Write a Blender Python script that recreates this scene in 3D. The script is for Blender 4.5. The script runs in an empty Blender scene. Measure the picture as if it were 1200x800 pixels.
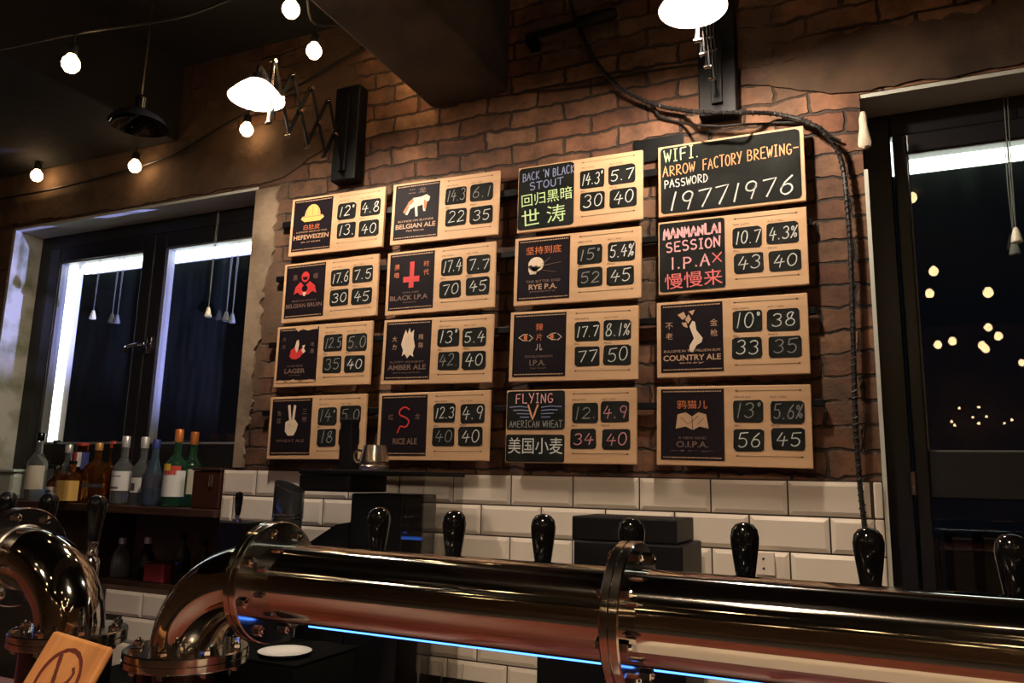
import bpy, bmesh, math, random
from mathutils import Vector, Matrix
random.seed(7)
PI = math.pi
S = bpy.context.scene
COL = S.collection

# ------------------------------------------------------------------ camera, world, exposure
FPX, YAW, PITCH, ROLL, DIST, CAMZ = 912.73, math.radians(24.41), math.radians(10.209), math.radians(1.335), 2.1966, 1.45
fw = Vector((-math.sin(YAW)*math.cos(PITCH), math.cos(YAW)*math.cos(PITCH), math.sin(PITCH)))
r0 = Vector((math.cos(YAW), math.sin(YAW), 0)); u0 = r0.cross(fw)
rt = r0*math.cos(ROLL) + u0*math.sin(ROLL); up = -r0*math.sin(ROLL) + u0*math.cos(ROLL)
CAMP = Vector((0, -DIST, CAMZ))
cam = bpy.data.cameras.new('camera'); co = bpy.data.objects.new('camera', cam); COL.objects.link(co)
co.matrix_world = Matrix(((rt.x, up.x, -fw.x, CAMP.x), (rt.y, up.y, -fw.y, CAMP.y), (rt.z, up.z, -fw.z, CAMP.z), (0, 0, 0, 1)))
cam.sensor_width = 36; cam.lens = FPX/1200*36; cam.clip_start = 0.02
S.camera = co
S.view_settings.view_transform = 'Standard'; S.view_settings.look = 'None'
S.view_settings.gamma = 1.0; S.view_settings.use_curve_mapping = False
S.view_settings.exposure = 0.0
S.cycles.use_denoising = True
S.cycles.max_bounces = 8; S.cycles.glossy_bounces = 5; S.cycles.transparent_max_bounces = 12
S.cycles.sample_clamp_indirect = 4.0
W = bpy.data.worlds.new('night'); S.world = W; W.use_nodes = True
W.node_tree.nodes['Background'].inputs[0].default_value = (0.25, 0.32, 0.5, 1)
W.node_tree.nodes['Background'].inputs[1].default_value = 0.006

def lamp(name, kind, loc, energy, color, size=0.05, target=None, spot=None):
    l = bpy.data.lights.new(name, kind); l.energy = energy; l.color = color
    if kind == 'AREA': l.size = size
    else: l.shadow_soft_size = size
    if spot: l.spot_size = spot; l.spot_blend = 0.6
    o = bpy.data.objects.new(name, l); COL.objects.link(o); o.location = loc
    if target: o.rotation_euler = (Vector(target)-Vector(loc)).to_track_quat('-Z', 'Y').to_euler()
    return o
# street light below the windows outside, thrown up on the soffit of the window recess
lamp('street_light', 'SPOT', (.2, 1.14, .94), 1600, (0.36, 0.40, 1.0), 0.03, (-3.0, 0.07, 2.54), math.radians(26))
BULB_E = 26.0          # string bulbs
LAMP_E = 1250.0         # bulbs of the two wall lamps
ROOM_E = 3100.0         # bulbs of the pendants over the guests' side of the bar

def at(px, py, Y=None, Z=None):
    d = fw*FPX + rt*(px-600) - up*(py-400)
    t = (Y-CAMP.y)/d.y if Y is not None else (Z-CAMP.z)/d.z
    return CAMP + d*t

# ------------------------------------------------------------------ materials
def mat(name, col=(0.5, 0.5, 0.5), rough=0.5, metal=0.0, emit=None, estr=0.0, trans=0.0, noise=None, bump=None, coat=0.0, aniso=0.0, ior=1.45, alpha=1.0, spec=None):
    m = bpy.data.materials.new(name); m.use_nodes = True
    nt = m.node_tree; b = nt.nodes['Principled BSDF']
    b.inputs['Base Color'].default_value = (*col, 1); b.inputs['Roughness'].default_value = rough
    b.inputs['Metallic'].default_value = metal; b.inputs['IOR'].default_value = ior
    b.inputs['Transmission Weight'].default_value = trans
    b.inputs['Coat Weight'].default_value = coat
    b.inputs['Anisotropic'].default_value = aniso
    b.inputs['Alpha'].default_value = alpha
    if spec is not None: b.inputs['Specular IOR Level'].default_value = spec
    if emit: b.inputs['Emission Color'].default_value = (*emit, 1); b.inputs['Emission Strength'].default_value = estr
    if noise or bump:
        tc = nt.nodes.new('ShaderNodeTexCoord')
    if noise:       # noise = (scale, second colour, lo, hi, stretch)
        sc, c2, lo, hi = noise[:4]
        mp = nt.nodes.new('ShaderNodeMapping'); nt.links.new(tc.outputs['Object'], mp.inputs[0])
        if len(noise) > 4: mp.inputs['Scale'].default_value = noise[4]
        n = nt.nodes.new('ShaderNodeTexNoise'); n.inputs['Scale'].default_value = sc; n.inputs['Detail'].default_value = 6
        nt.links.new(mp.outputs[0], n.inputs['Vector'])
        mr = nt.nodes.new('ShaderNodeMapRange'); mr.inputs[1].default_value = lo; mr.inputs[2].default_value = hi
        nt.links.new(n.outputs['Fac'], mr.inputs[0])
        mx = nt.nodes.new('ShaderNodeMix'); mx.data_type = 'RGBA'
        mx.inputs[6].default_value = (*col, 1); mx.inputs[7].default_value = (*c2, 1)
        nt.links.new(mr.outputs[0], mx.inputs[0]); nt.links.new(mx.outputs[2], b.inputs['Base Color'])
    if bump:        # (scale, strength, distance)
        n = nt.nodes.new('ShaderNodeTexNoise'); n.inputs['Scale'].default_value = bump[0]; n.inputs['Detail'].default_value = 7
        nt.links.new(tc.outputs['Object'], n.inputs['Vector'])
        bp = nt.nodes.new('ShaderNodeBump'); bp.inputs['Strength'].default_value = bump[1]; bp.inputs['Distance'].default_value = bump[2]
        nt.links.new(n.outputs['Fac'], bp.inputs['Height']); nt.links.new(bp.outputs[0], b.inputs['Normal'])
    return m

def brick_mat():
    m = bpy.data.materials.new('old_brick'); m.use_nodes = True; nt = m.node_tree; N = nt.nodes; L = nt.links
    b = N['Principled BSDF']; b.inputs['Roughness'].default_value = 0.8
    tc = N.new('ShaderNodeTexCoord'); sp = N.new('ShaderNodeSeparateXYZ'); L.new(tc.outputs['Object'], sp.inputs[0])
    # wobble so that courses and joints are irregular
    wn = N.new('ShaderNodeTexNoise'); wn.inputs['Scale'].default_value = 5.5; wn.inputs['Detail'].default_value = 3
    L.new(tc.outputs['Object'], wn.inputs['Vector'])
    ws = N.new('ShaderNodeVectorMath'); ws.operation = 'SUBTRACT'; ws.inputs[1].default_value = (0.5, 0.5, 0.5); L.new(wn.outputs['Color'], ws.inputs[0])
    wm = N.new('ShaderNodeVectorMath'); wm.operation = 'SCALE'; wm.inputs['Scale'].default_value = 0.045; L.new(ws.outputs[0], wm.inputs[0])
    cb = N.new('ShaderNodeCombineXYZ'); ad = N.new('ShaderNodeMath'); ad.operation = 'ADD'
    L.new(sp.outputs[0], ad.inputs[0]); L.new(sp.outputs[1], ad.inputs[1])
    L.new(ad.outputs[0], cb.inputs[0]); L.new(sp.outputs[2], cb.inputs[1])
    wn2 = N.new('ShaderNodeTexNoise'); wn2.inputs['Scale'].default_value = 26; wn2.inputs['Detail'].default_value = 4
    L.new(tc.outputs['Object'], wn2.inputs['Vector'])
    ws2 = N.new('ShaderNodeVectorMath'); ws2.operation = 'SUBTRACT'; ws2.inputs[1].default_value = (0.5, 0.5, 0.5); L.new(wn2.outputs['Color'], ws2.inputs[0])
    wm2 = N.new('ShaderNodeVectorMath'); wm2.operation = 'SCALE'; wm2.inputs['Scale'].default_value = 0.022; L.new(ws2.outputs[0], wm2.inputs[0])
    wa = N.new('ShaderNodeVectorMath'); wa.operation = 'ADD'; L.new(wm.outputs[0], wa.inputs[0]); L.new(wm2.outputs[0], wa.inputs[1])
    va = N.new('ShaderNodeVectorMath'); va.operation = 'ADD'; L.new(cb.outputs[0], va.inputs[0]); L.new(wa.outputs[0], va.inputs[1])
    br = N.new('ShaderNodeTexBrick'); br.inputs['Scale'].default_value = 1.0
    br.inputs['Brick Width'].default_value = 0.185; br.inputs['Row Height'].default_value = 0.062
    br.inputs['Mortar Size'].default_value = 0.0055; br.inputs['Mortar Smooth'].default_value = 0.55; br.inputs['Bias'].default_value = -0.1
    br.inputs['Color1'].default_value = (0.22, 0.085, 0.042, 1); br.inputs['Color2'].default_value = (0.46, 0.24, 0.13, 1)
    br.inputs['Mortar'].default_value = (0.07, 0.045, 0.03, 1)
    L.new(va.outputs[0], br.inputs['Vector'])
    # blotches of dirt and brown plaster left on the bricks
    n1 = N.new('ShaderNodeTexNoise'); n1.inputs['Scale'].default_value = 9; n1.inputs['Detail'].default_value = 8; n1.inputs['Roughness'].default_value = 0.65
    L.new(tc.outputs['Object'], n1.inputs['Vector'])
    r1 = N.new('ShaderNodeMapRange'); r1.inputs[1].default_value = 0.36; r1.inputs[2].default_value = 0.66; r1.inputs[3].default_value = 0.35; r1.inputs[4].default_value = 1.2
    L.new(n1.outputs['Fac'], r1.inputs[0])
    mu = N.new('ShaderNodeVectorMath'); mu.operation = 'SCALE'; L.new(br.outputs['Color'], mu.inputs[0]); L.new(r1.outputs[0], mu.inputs['Scale'])
    n2 = N.new('ShaderNodeTexNoise'); n2.inputs['Scale'].default_value = 2.1; n2.inputs['Detail'].default_value = 9; n2.inputs['Roughness'].default_value = 0.6
    L.new(tc.outputs['Object'], n2.inputs['Vector'])
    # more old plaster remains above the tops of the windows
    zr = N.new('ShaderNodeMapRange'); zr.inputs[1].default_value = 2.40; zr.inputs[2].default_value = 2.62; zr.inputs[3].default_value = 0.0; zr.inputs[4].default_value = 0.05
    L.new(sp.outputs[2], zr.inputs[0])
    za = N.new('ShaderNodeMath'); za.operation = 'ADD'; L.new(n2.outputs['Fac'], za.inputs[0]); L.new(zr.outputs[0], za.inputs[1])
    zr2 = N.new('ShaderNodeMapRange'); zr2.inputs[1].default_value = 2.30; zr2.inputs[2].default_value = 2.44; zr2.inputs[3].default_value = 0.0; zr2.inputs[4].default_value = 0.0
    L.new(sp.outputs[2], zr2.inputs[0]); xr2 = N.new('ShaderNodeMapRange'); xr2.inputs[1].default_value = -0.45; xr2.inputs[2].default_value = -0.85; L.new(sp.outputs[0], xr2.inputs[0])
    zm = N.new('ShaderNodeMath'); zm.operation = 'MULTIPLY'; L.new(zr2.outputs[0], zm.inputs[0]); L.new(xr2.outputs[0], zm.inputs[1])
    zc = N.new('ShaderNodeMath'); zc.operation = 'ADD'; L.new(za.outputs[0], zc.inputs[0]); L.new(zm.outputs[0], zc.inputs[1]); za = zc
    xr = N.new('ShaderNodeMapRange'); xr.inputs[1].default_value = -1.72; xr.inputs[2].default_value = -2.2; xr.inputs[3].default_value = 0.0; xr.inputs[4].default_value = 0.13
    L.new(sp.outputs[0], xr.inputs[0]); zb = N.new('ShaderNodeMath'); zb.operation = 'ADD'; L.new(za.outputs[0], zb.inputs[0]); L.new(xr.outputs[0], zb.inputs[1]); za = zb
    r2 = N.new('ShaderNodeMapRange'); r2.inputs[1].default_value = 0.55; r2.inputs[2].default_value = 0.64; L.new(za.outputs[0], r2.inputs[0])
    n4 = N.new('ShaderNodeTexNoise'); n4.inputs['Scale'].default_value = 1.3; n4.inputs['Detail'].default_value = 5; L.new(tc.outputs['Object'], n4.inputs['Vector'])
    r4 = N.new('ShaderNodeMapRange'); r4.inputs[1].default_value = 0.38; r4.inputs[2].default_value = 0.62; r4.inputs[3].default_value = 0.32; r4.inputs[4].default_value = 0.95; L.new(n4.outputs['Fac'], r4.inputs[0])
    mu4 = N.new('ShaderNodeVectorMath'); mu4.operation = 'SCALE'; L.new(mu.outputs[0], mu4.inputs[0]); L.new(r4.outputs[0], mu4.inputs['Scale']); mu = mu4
    n3 = N.new('ShaderNodeTexNoise'); n3.inputs['Scale'].default_value = 14; n3.inputs['Detail'].default_value = 8; L.new(tc.outputs['Object'], n3.inputs['Vector'])
    pc = N.new('ShaderNodeMix'); pc.data_type = 'RGBA'; pc.inputs[6].default_value = (0.045, 0.027, 0.018, 1); pc.inputs[7].default_value = (0.17, 0.10, 0.06, 1)
    L.new(n3.outputs['Fac'], pc.inputs[0])
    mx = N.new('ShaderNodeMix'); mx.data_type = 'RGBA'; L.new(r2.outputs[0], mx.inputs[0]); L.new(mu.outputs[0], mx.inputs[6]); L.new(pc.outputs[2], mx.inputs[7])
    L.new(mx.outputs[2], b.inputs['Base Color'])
    # relief: joints sink, plaster fills them, grain on top
    iv = N.new('ShaderNodeMath'); iv.operation = 'SUBTRACT'; iv.inputs[0].default_value = 1.0; L.new(br.outputs['Fac'], iv.inputs[1])
    mxh = N.new('ShaderNodeMix'); mxh.data_type = 'FLOAT'; L.new(r2.outputs[0], mxh.inputs[0]); L.new(iv.outputs[0], mxh.inputs[2]); mxh.inputs[3].default_value = 1.15
    sm = N.new('ShaderNodeMath'); sm.operation = 'MULTIPLY_ADD'; sm.inputs[1].default_value = 0.7; L.new(n1.outputs['Fac'], sm.inputs[0]); L.new(mxh.outputs[0], sm.inputs[2])
    bp = N.new('ShaderNodeBump'); bp.inputs['Strength'].default_value = 0.9; bp.inputs['Distance'].default_value = 0.016
    L.new(sm.outputs[0], bp.inputs['Height']); L.new(bp.outputs[0], b.inputs['Normal'])
    return m

def pane_mat(name, dust=0.035, tint=(1, 1, 1)):
    m = bpy.data.materials.new(name); m.use_nodes = True; nt = m.node_tree; N = nt.nodes; L = nt.links
    for n in list(N):
        if n.type == 'BSDF_PRINCIPLED': N.remove(n)
    out = [n for n in N if n.type == 'OUTPUT_MATERIAL'][0]
    tr = N.new('ShaderNodeBsdfTransparent'); tr.inputs[0].default_value = (*tint, 1)
    gl = N.new('ShaderNodeBsdfGlossy'); gl.inputs['Roughness'].default_value = 0.0
    lw = N.new('ShaderNodeFresnel'); ge = N.new('ShaderNodeNewGeometry'); ir = N.new('ShaderNodeMapRange'); ir.inputs[3].default_value = 1.5; ir.inputs[4].default_value = 1/1.5; L.new(ge.outputs['Backfacing'], ir.inputs[0]); L.new(ir.outputs[0], lw.inputs[0])
    ml = N.new('ShaderNodeMath'); ml.operation = 'MULTIPLY'; ml.inputs[1].default_value = 0.9; ml.use_clamp = True; L.new(lw.outputs[0], ml.inputs[0])
    m1 = N.new('ShaderNodeMixShader'); L.new(ml.outputs[0], m1.inputs[0]); L.new(tr.outputs[0], m1.inputs[1]); L.new(gl.outputs[0], m1.inputs[2])
    if dust > 0:
        tl = N.new('ShaderNodeBsdfTranslucent'); tl.inputs[0].default_value = (0.7, 0.85, 0.7, 1)
        tc = N.new('ShaderNodeTexCoord'); n = N.new('ShaderNodeTexNoise'); n.inputs['Scale'].default_value = 30; n.inputs['Detail'].default_value = 5
        mp = N.new('ShaderNodeMapping'); mp.inputs['Scale'].default_value = (1, 1, 0.15); L.new(tc.outputs['Object'], mp.inputs[0]); L.new(mp.outputs[0], n.inputs['Vector'])
        r = N.new('ShaderNodeMapRange'); r.inputs[1].default_value = 0.35; r.inputs[2].default_value = 0.7; r.inputs[3].default_value = dust*0.5; r.inputs[4].default_value = dust*1.5
        L.new(n.outputs['Fac'], r.inputs[0])
        m2 = N.new('ShaderNodeMixShader'); L.new(r.outputs[0], m2.inputs[0]); L.new(m1.outputs[0], m2.inputs[1]); L.new(tl.outputs[0], m2.inputs[2])
        L.new(m2.outputs[0], out.inputs[0])
    else: L.new(m1.outputs[0], out.inputs[0])
    return m

M = dict(
    brick=brick_mat(),
    plaster=mat('plaster', (0.30, 0.22, 0.15), 0.9, noise=(6, (0.12, 0.085, 0.055), 0.4, 0.7), bump=(25, 0.6, 0.01)),
    lintel=mat('brown_plaster', (0.11, 0.064, 0.038), 0.9, noise=(5, (0.045, 0.027, 0.017), 0.38, 0.68), bump=(9, 0.9, 0.02)),
    jamb=mat('jamb_plaster', (0.60, 0.60, 0.52), 0.9, noise=(9, (0.22, 0.24, 0.12), 0.42, 0.68), bump=(30, 0.5, 0.008)),
    soffit=mat('soffit_paint', (0.62, 0.63, 0.55), 0.9, bump=(20, 0.3, 0.005)),
    concrete=mat('beam_concrete', (0.085, 0.066, 0.055), 0.85, noise=(5, (0.04, 0.033, 0.03), 0.4, 0.7), bump=(18, 0.5, 0.01)),
    ceil=mat('ceiling_paint', (0.010, 0.009, 0.010), 0.9, bump=(14, 0.4, 0.01)),
    floor=mat('floor_concrete', (0.10, 0.085, 0.07), 0.6, noise=(3, (0.06, 0.05, 0.045), 0.4, 0.6)),
    roomwall=mat('room_wall', (0.26, 0.15, 0.09), 0.85, noise=(4, (0.13, 0.075, 0.045), 0.4, 0.65), bump=(10, 0.5, 0.01)),
    tile=mat('cream_tile', (0.86, 0.77, 0.66), 0.28, noise=(2.5, (0.80, 0.70, 0.58), 0.35, 0.7)),
    grout=mat('dark_grout', (0.05, 0.035, 0.025), 0.9),
    frame=mat('dark_frame', (0.011, 0.011, 0.013), 0.35),
    bead=mat('pale_bead', (0.20, 0.205, 0.20), 0.4),
    pane=pane_mat('window_glass', 0.006),
    pane_plain=pane_mat('plain_glass', 0.0),
    smoke=pane_mat('smoked_acrylic', 0.0, (0.82, 0.80, 0.77)),
    steel=mat('polished_steel', (0.60, 0.575, 0.54), 0.06, 1.0),
    flange=mat('turned_steel', (0.58, 0.55, 0.51), 0.12, 1.0),
    soot=mat('dull_black', (0.003, 0.003, 0.003), 0.9, spec=0.05),
    pipe=mat('brushed_steel', (0.60, 0.575, 0.54), 0.065, 1.0, aniso=0.92),
    chrome=mat('chrome', (0.75, 0.73, 0.70), 0.06, 1.0),
    satin=mat('satin_steel', (0.66, 0.60, 0.53), 0.22, 1.0),
    black=mat('gloss_black', (0.003, 0.003, 0.0035), 0.07),
    blackm=mat('matt_black', (0.004, 0.004, 0.005), 0.5, spec=.2),
    post=mat('black_post', (0.003, 0.003, 0.0035), 0.5, spec=.2),
    smokedp=mat('smoked_plastic', (0.03, 0.032, 0.034), 0.15, coat=0.4),
    cable=mat('black_cable', (0.012, 0.010, 0.009), 0.5),
    redwood=mat('red_wood', (0.17, 0.040, 0.022), 0.35, noise=(4, (0.08, 0.020, 0.012), 0.4, 0.65, (1, 12, 12))),
    darkwood=mat('dark_wood', (0.06, 0.026, 0.016), 0.5, noise=(5, (0.03, 0.014, 0.01), 0.4, 0.65, (1, 9, 9))),
    plaque=mat('oiled_wood', (0.56, 0.25, 0.08), 0.5, noise=(5, (0.40, 0.16, 0.045), 0.38, 0.66, (7, 1, 1.2))),
    brand=mat('burnt_mark', (0.10, 0.012, 0.006), 0.7),
    board=mat('board_wood', (0.70, 0.44, 0.245), 0.6, noise=(3, (0.58, 0.345, 0.18), 0.4, 0.68, (1, 1, 6))),
    panel=mat('printed_black', (0.008, 0.005, 0.008), 0.6, spec=.12),
    slate=mat('chalk_black', (0.007, 0.008, 0.007), 0.75, spec=.15, noise=(12, (0.018, 0.019, 0.018), 0.45, 0.75)),
    ink=mat('brown_ink', (0.10, 0.05, 0.025), 0.7),
    chalk=mat('white_chalk', (0.66, 0.68, 0.63), 0.9),
    chalkd=mat('worn_chalk', (0.26, 0.26, 0.25), 0.9),
    chalkp=mat('pink_chalk', (0.70, 0.30, 0.33), 0.9),
    chalkg=mat('green_chalk', (0.58, 0.78, 0.38), 0.9),
    chalkb=mat('blue_chalk', (0.26, 0.30, 0.50), 0.9),
    chalko=mat('orange_chalk', (0.85, 0.40, 0.18), 0.9),
    chalkr=mat('red_chalk', (0.88, 0.20, 0.20), 0.9),
    chalkk=mat('rose_chalk', (0.92, 0.45, 0.47), 0.9),
    ptan=mat('print_tan', (0.55, 0.34, 0.20), 0.6),
    pdim=mat('print_dim', (0.20, 0.12, 0.09), 0.6),
    pgold=mat('print_gold', (0.75, 0.42, 0.12), 0.6),
    porange=mat('print_orange', (0.62, 0.17, 0.05), 0.6),
    pred=mat('print_red', (0.60, 0.035, 0.035), 0.6),
    pcream=mat('print_cream', (0.78, 0.62, 0.46), 0.6),
    white=mat('white_china', (0.75, 0.74, 0.70), 0.25, coat=0.3),
    paper=mat('cream_paper', (0.78, 0.66, 0.50), 0.8),
    foam=mat('pale_foam', (0.62, 0.52, 0.40), 0.8, bump=(40, 0.5, 0.01)),
    cord=mat('pale_cord', (0.16, 0.17, 0.15), 0.7),
    bellw=mat('pale_bell', (0.85, 0.80, 0.62), 0.4),
    enamel=mat('white_enamel', (0.85, 0.84, 0.80), 0.25, emit=None),
    opal=None,
)
def opal_mat():
    m = bpy.data.materials.new('opal_shade'); m.use_nodes = True; nt = m.node_tree; N = nt.nodes; L = nt.links
    b = N['Principled BSDF']; b.inputs['Base Color'].default_value = (0.86, 0.84, 0.78, 1); b.inputs['Roughness'].default_value = 0.3
    t = N.new('ShaderNodeBsdfTranslucent'); t.inputs[0].default_value = (0.9, 0.8, 0.66, 1)
    mx = N.new('ShaderNodeMixShader'); mx.inputs[0].default_value = 0.14
    out = [n for n in N if n.type == 'OUTPUT_MATERIAL'][0]
    L.new(b.outputs[0], mx.inputs[1]); L.new(t.outputs[0], mx.inputs[2]); L.new(mx.outputs[0], out.inputs[0])
    return m
M['opal'] = opal_mat()
_nt = M['pipe'].node_tree; _t = _nt.nodes.new('ShaderNodeTangent'); _t.direction_type = 'RADIAL'; _t.axis = 'X'
_nt.links.new(_t.outputs[0], _nt.nodes['Principled BSDF'].inputs['Tangent']); _nt.nodes['Principled BSDF'].inputs['Anisotropic Rotation'].default_value = 0.25
def emat(name, col, st): return mat(name, (0, 0, 0), 0.5, emit=col, estr=st)
M['bulb'] = emat('warm_bulb', (1.0, 0.64, 0.31), BULB_E)
M['lampbulb'] = emat('wall_lamp_bulb', (1.0, 0.83, 0.66), LAMP_E)
M['roombulb'] = emat('pendant_bulb', (1.0, 0.76, 0.52), ROOM_E)
M['led'] = emat('cool_led', (0.90, 1.0, 0.86), 6.0)
M['blueled'] = emat('blue_led', (0.06, 0.22, 1.0), 5.0)

# ------------------------------------------------------------------ mesh helpers
class MB:
    def __init__(s): s.v = []; s.f = []; s.sm = []; s.mi = []; s.cur = 0
    def add(s, vs, fs, smooth=False):
        o = len(s.v); s.v += [tuple(v) for v in vs]
        for f in fs: s.f.append(tuple(i+o for i in f)); s.sm.append(smooth); s.mi.append(s.cur)
        return s
    def box(s, lo, hi, bev=0.0, rot=None):
        bm = bmesh.new(); bmesh.ops.create_cube(bm, size=1)
        c = [(a+b)/2 for a, b in zip(lo, hi)]; d = [b-a for a, b in zip(lo, hi)]
        for v in bm.verts: v.co = Vector((v.co.x*d[0], v.co.y*d[1], v.co.z*d[2]))
        if bev > 0: bmesh.ops.bevel(bm, geom=list(bm.edges), offset=min(bev, min(d)*0.45), segments=2, affect='EDGES', profile=0.5)
        if rot: bmesh.ops.transform(bm, matrix=rot, verts=bm.verts)
        bm.verts.index_update()
        s.add([v.co + Vector(c) for v in bm.verts], [[v.index for v in f.verts] for f in bm.faces]); bm.free(); return s
    def lathe(s, prof, origin=(0, 0, 0), axis='Z', seg=24, caps=True, direction=None):
        # prof: (radius, height) pairs
        if direction is not None: q = Vector((0, 0, 1)).rotation_difference(Vector(direction).normalized()).to_matrix()
        else: q = {'Z': Matrix.Identity(3), 'X': Matrix.Rotation(PI/2, 3, 'Y'), 'Y': Matrix.Rotation(-PI/2, 3, 'X')}[axis]
        vs = []; O = Vector(origin)
        for r, h in prof:
            for k in range(seg):
                a = 2*PI*k/seg; vs.append(O + q @ Vector((max(r, 1e-5)*math.cos(a), max(r, 1e-5)*math.sin(a), h)))
        fs = []
        for i in range(len(prof)-1):
            for k in range(seg):
                k2 = (k+1) % seg; fs.append((i*seg+k, i*seg+k2, (i+1)*seg+k2, (i+1)*seg+k))
        if caps: fs.append(tuple(range(seg))[::-1]); fs.append(tuple((len(prof)-1)*seg+k for k in range(seg)))
        return s.add(vs, fs, True)
    def tube(s, pts, r, seg=8, caps=True, closed=False):
        pts = [Vector(p) for p in pts]; n = len(pts); rs = r if isinstance(r, (list, tuple)) else [r]*n
        vs = []; N = None
        for i, p in enumerate(pts):
            if closed: t = pts[(i+1) % n]-pts[i-1]
            else: t = pts[min(i+1, n-1)]-pts[max(i-1, 0)]
            t.normalize()
            if N is None: N = t.orthogonal().normalized()
            else: N = (N - t*N.dot(t)).normalized()
            B = t.cross(N)
            for k in range(seg):
                a = 2*PI*k/seg; vs.append(p + (N*math.cos(a)+B*math.sin(a))*rs[i])
        fs = []
        for i in range(n if closed else n-1):
            j = (i+1) % n
            for k in range(seg):
                k2 = (k+1) % seg; fs.append((i*seg+k, i*seg+k2, j*seg+k2, j*seg+k))
        if caps and not closed: fs.append(tuple(range(seg))[::-1]); fs.append(tuple((n-1)*seg+k for k in range(seg)))
        return s.add(vs, fs, True)
    def bar(s, p0, p1, w, h, upv=(0, 0, 1)):
        p0 = Vector(p0); p1 = Vector(p1); t = (p1-p0).normalized(); u = Vector(upv); u = (u-t*u.dot(t)).normalized(); b = t.cross(u)
        vs = [p + b*sx*w/2 + u*sz*h/2 for p in (p0, p1) for sx, sz in ((-1, -1), (1, -1), (1, 1), (-1, 1))]
        return s.add(vs, [(0, 1, 2, 3), (7, 6, 5, 4), (0, 4, 5, 1), (1, 5, 6, 2), (2, 6, 7, 3), (3, 7, 4, 0)])
    def prism(s, poly, y0, y1):           # polygon in x,z extruded from y0 (front) to y1 (back)
        n = len(poly); vs = [(x, y0, z) for x, z in poly] + [(x, y1, z) for x, z in poly]
        fs = [tuple(range(n)), tuple(range(n, 2*n))[::-1]] + [(i, i+n, (i+1) % n + n, (i+1) % n) for i in range(n)]
        return s.add(vs, fs)
    def build(s, name, m, parent=None, loc=None):
        me = bpy.data.meshes.new(name); me.from_pydata(s.v, [], s.f); me.update()
        for p, sm, mi in zip(me.polygons, s.sm, s.mi): p.use_smooth = sm; p.material_index = mi
        for mm in (m if isinstance(m, (list, tuple)) else [m]): me.materials.append(mm)
        bm = bmesh.new(); bm.from_mesh(me); bmesh.ops.recalc_face_normals(bm, faces=bm.faces); bm.to_mesh(me); bm.free()
        if any(s.sm): me.set_sharp_from_angle(angle=math.radians(38))
        o = bpy.data.objects.new(name, me); COL.objects.link(o)
        if parent: o.parent = parent
        if loc is not None: o.location = loc
        return o

def spline(pts, n=6):
    P = [Vector(p) for p in pts]; out = []
    for i in range(len(P)-1):
        p0 = P[max(i-1, 0)]; p1 = P[i]; p2 = P[i+1]; p3 = P[min(i+2, len(P)-1)]
        for k in range(n):
            t = k/n; out.append(0.5*((2*p1)+(p2-p0)*t+(2*p0-5*p1+4*p2-p3)*t*t+(3*p1-p0-3*p2+p3)*t**3))
    out.append(P[-1]); return out

def tag(o, label=None, cat=None, group=None, kind=None):
    if label: o['label'] = label
    if cat: o['category'] = cat
    if group: o['group'] = group
    if kind: o['kind'] = kind
    return o
def empty(name, loc, rz=0.0):
    o = bpy.data.objects.new(name, None); COL.objects.link(o); o.location = loc; o.rotation_euler = (0, 0, rz); o.empty_display_size = 0.05
    return o
def copy_tree(o, parent=None):
    c = o.copy(); COL.objects.link(c)
    if parent: c.parent = parent
    for ch in list(o.children): copy_tree(ch, c)
    return c
def relabel(o, label): o['label'] = label; return o

# flat writing --------------------------------------------------------------
_tc = {}
def text_geo(s, bold=0.0):
    if any(ord(ch) > 0x2E80 for ch in s): bold = 0.0
    k = (s, bold)
    if k not in _tc:
        cu = bpy.data.curves.new('lettering', 'FONT'); cu.body = s; cu.size = 1.0; cu.resolution_u = 3; cu.offset = bold
        o = bpy.data.objects.new('lettering', cu); COL.objects.link(o)
        dg = bpy.context.evaluated_depsgraph_get(); me = bpy.data.meshes.new_from_object(o.evaluated_get(dg))
        vs = [tuple(v.co) for v in me.vertices]; fs = [tuple(p.vertices) for p in me.polygons]
        bpy.data.objects.remove(o); bpy.data.curves.remove(cu); bpy.data.meshes.remove(me)
        _tc[k] = (vs, fs)
    return _tc[k]
def write(mb, s, x, z, w=None, h=None, y=0.0, bold=0.0, rot=0.0):
    """lettering centred on x,z in the board's plane, fitted to width w and/or height h"""
    vs, fs = text_geo(s, bold)
    if not vs: return
    x0 = min(v[0] for v in vs); x1 = max(v[0] for v in vs); z0 = min(v[1] for v in vs); z1 = max(v[1] for v in vs)
    sx = w/(x1-x0) if w else None; sz = h/(z1-z0) if h else None
    if sx is None: sx = sz
    if sz is None: sz = sx
    c, sn = math.cos(rot), math.sin(rot); out = []
    for v in vs:
        a = (v[0]-(x0+x1)/2)*sx; b = (v[1]-(z0+z1)/2)*sz
        out.append((x+a*c-b*sn, y, z+a*sn+b*c))
    mb.add(out, fs)

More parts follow.
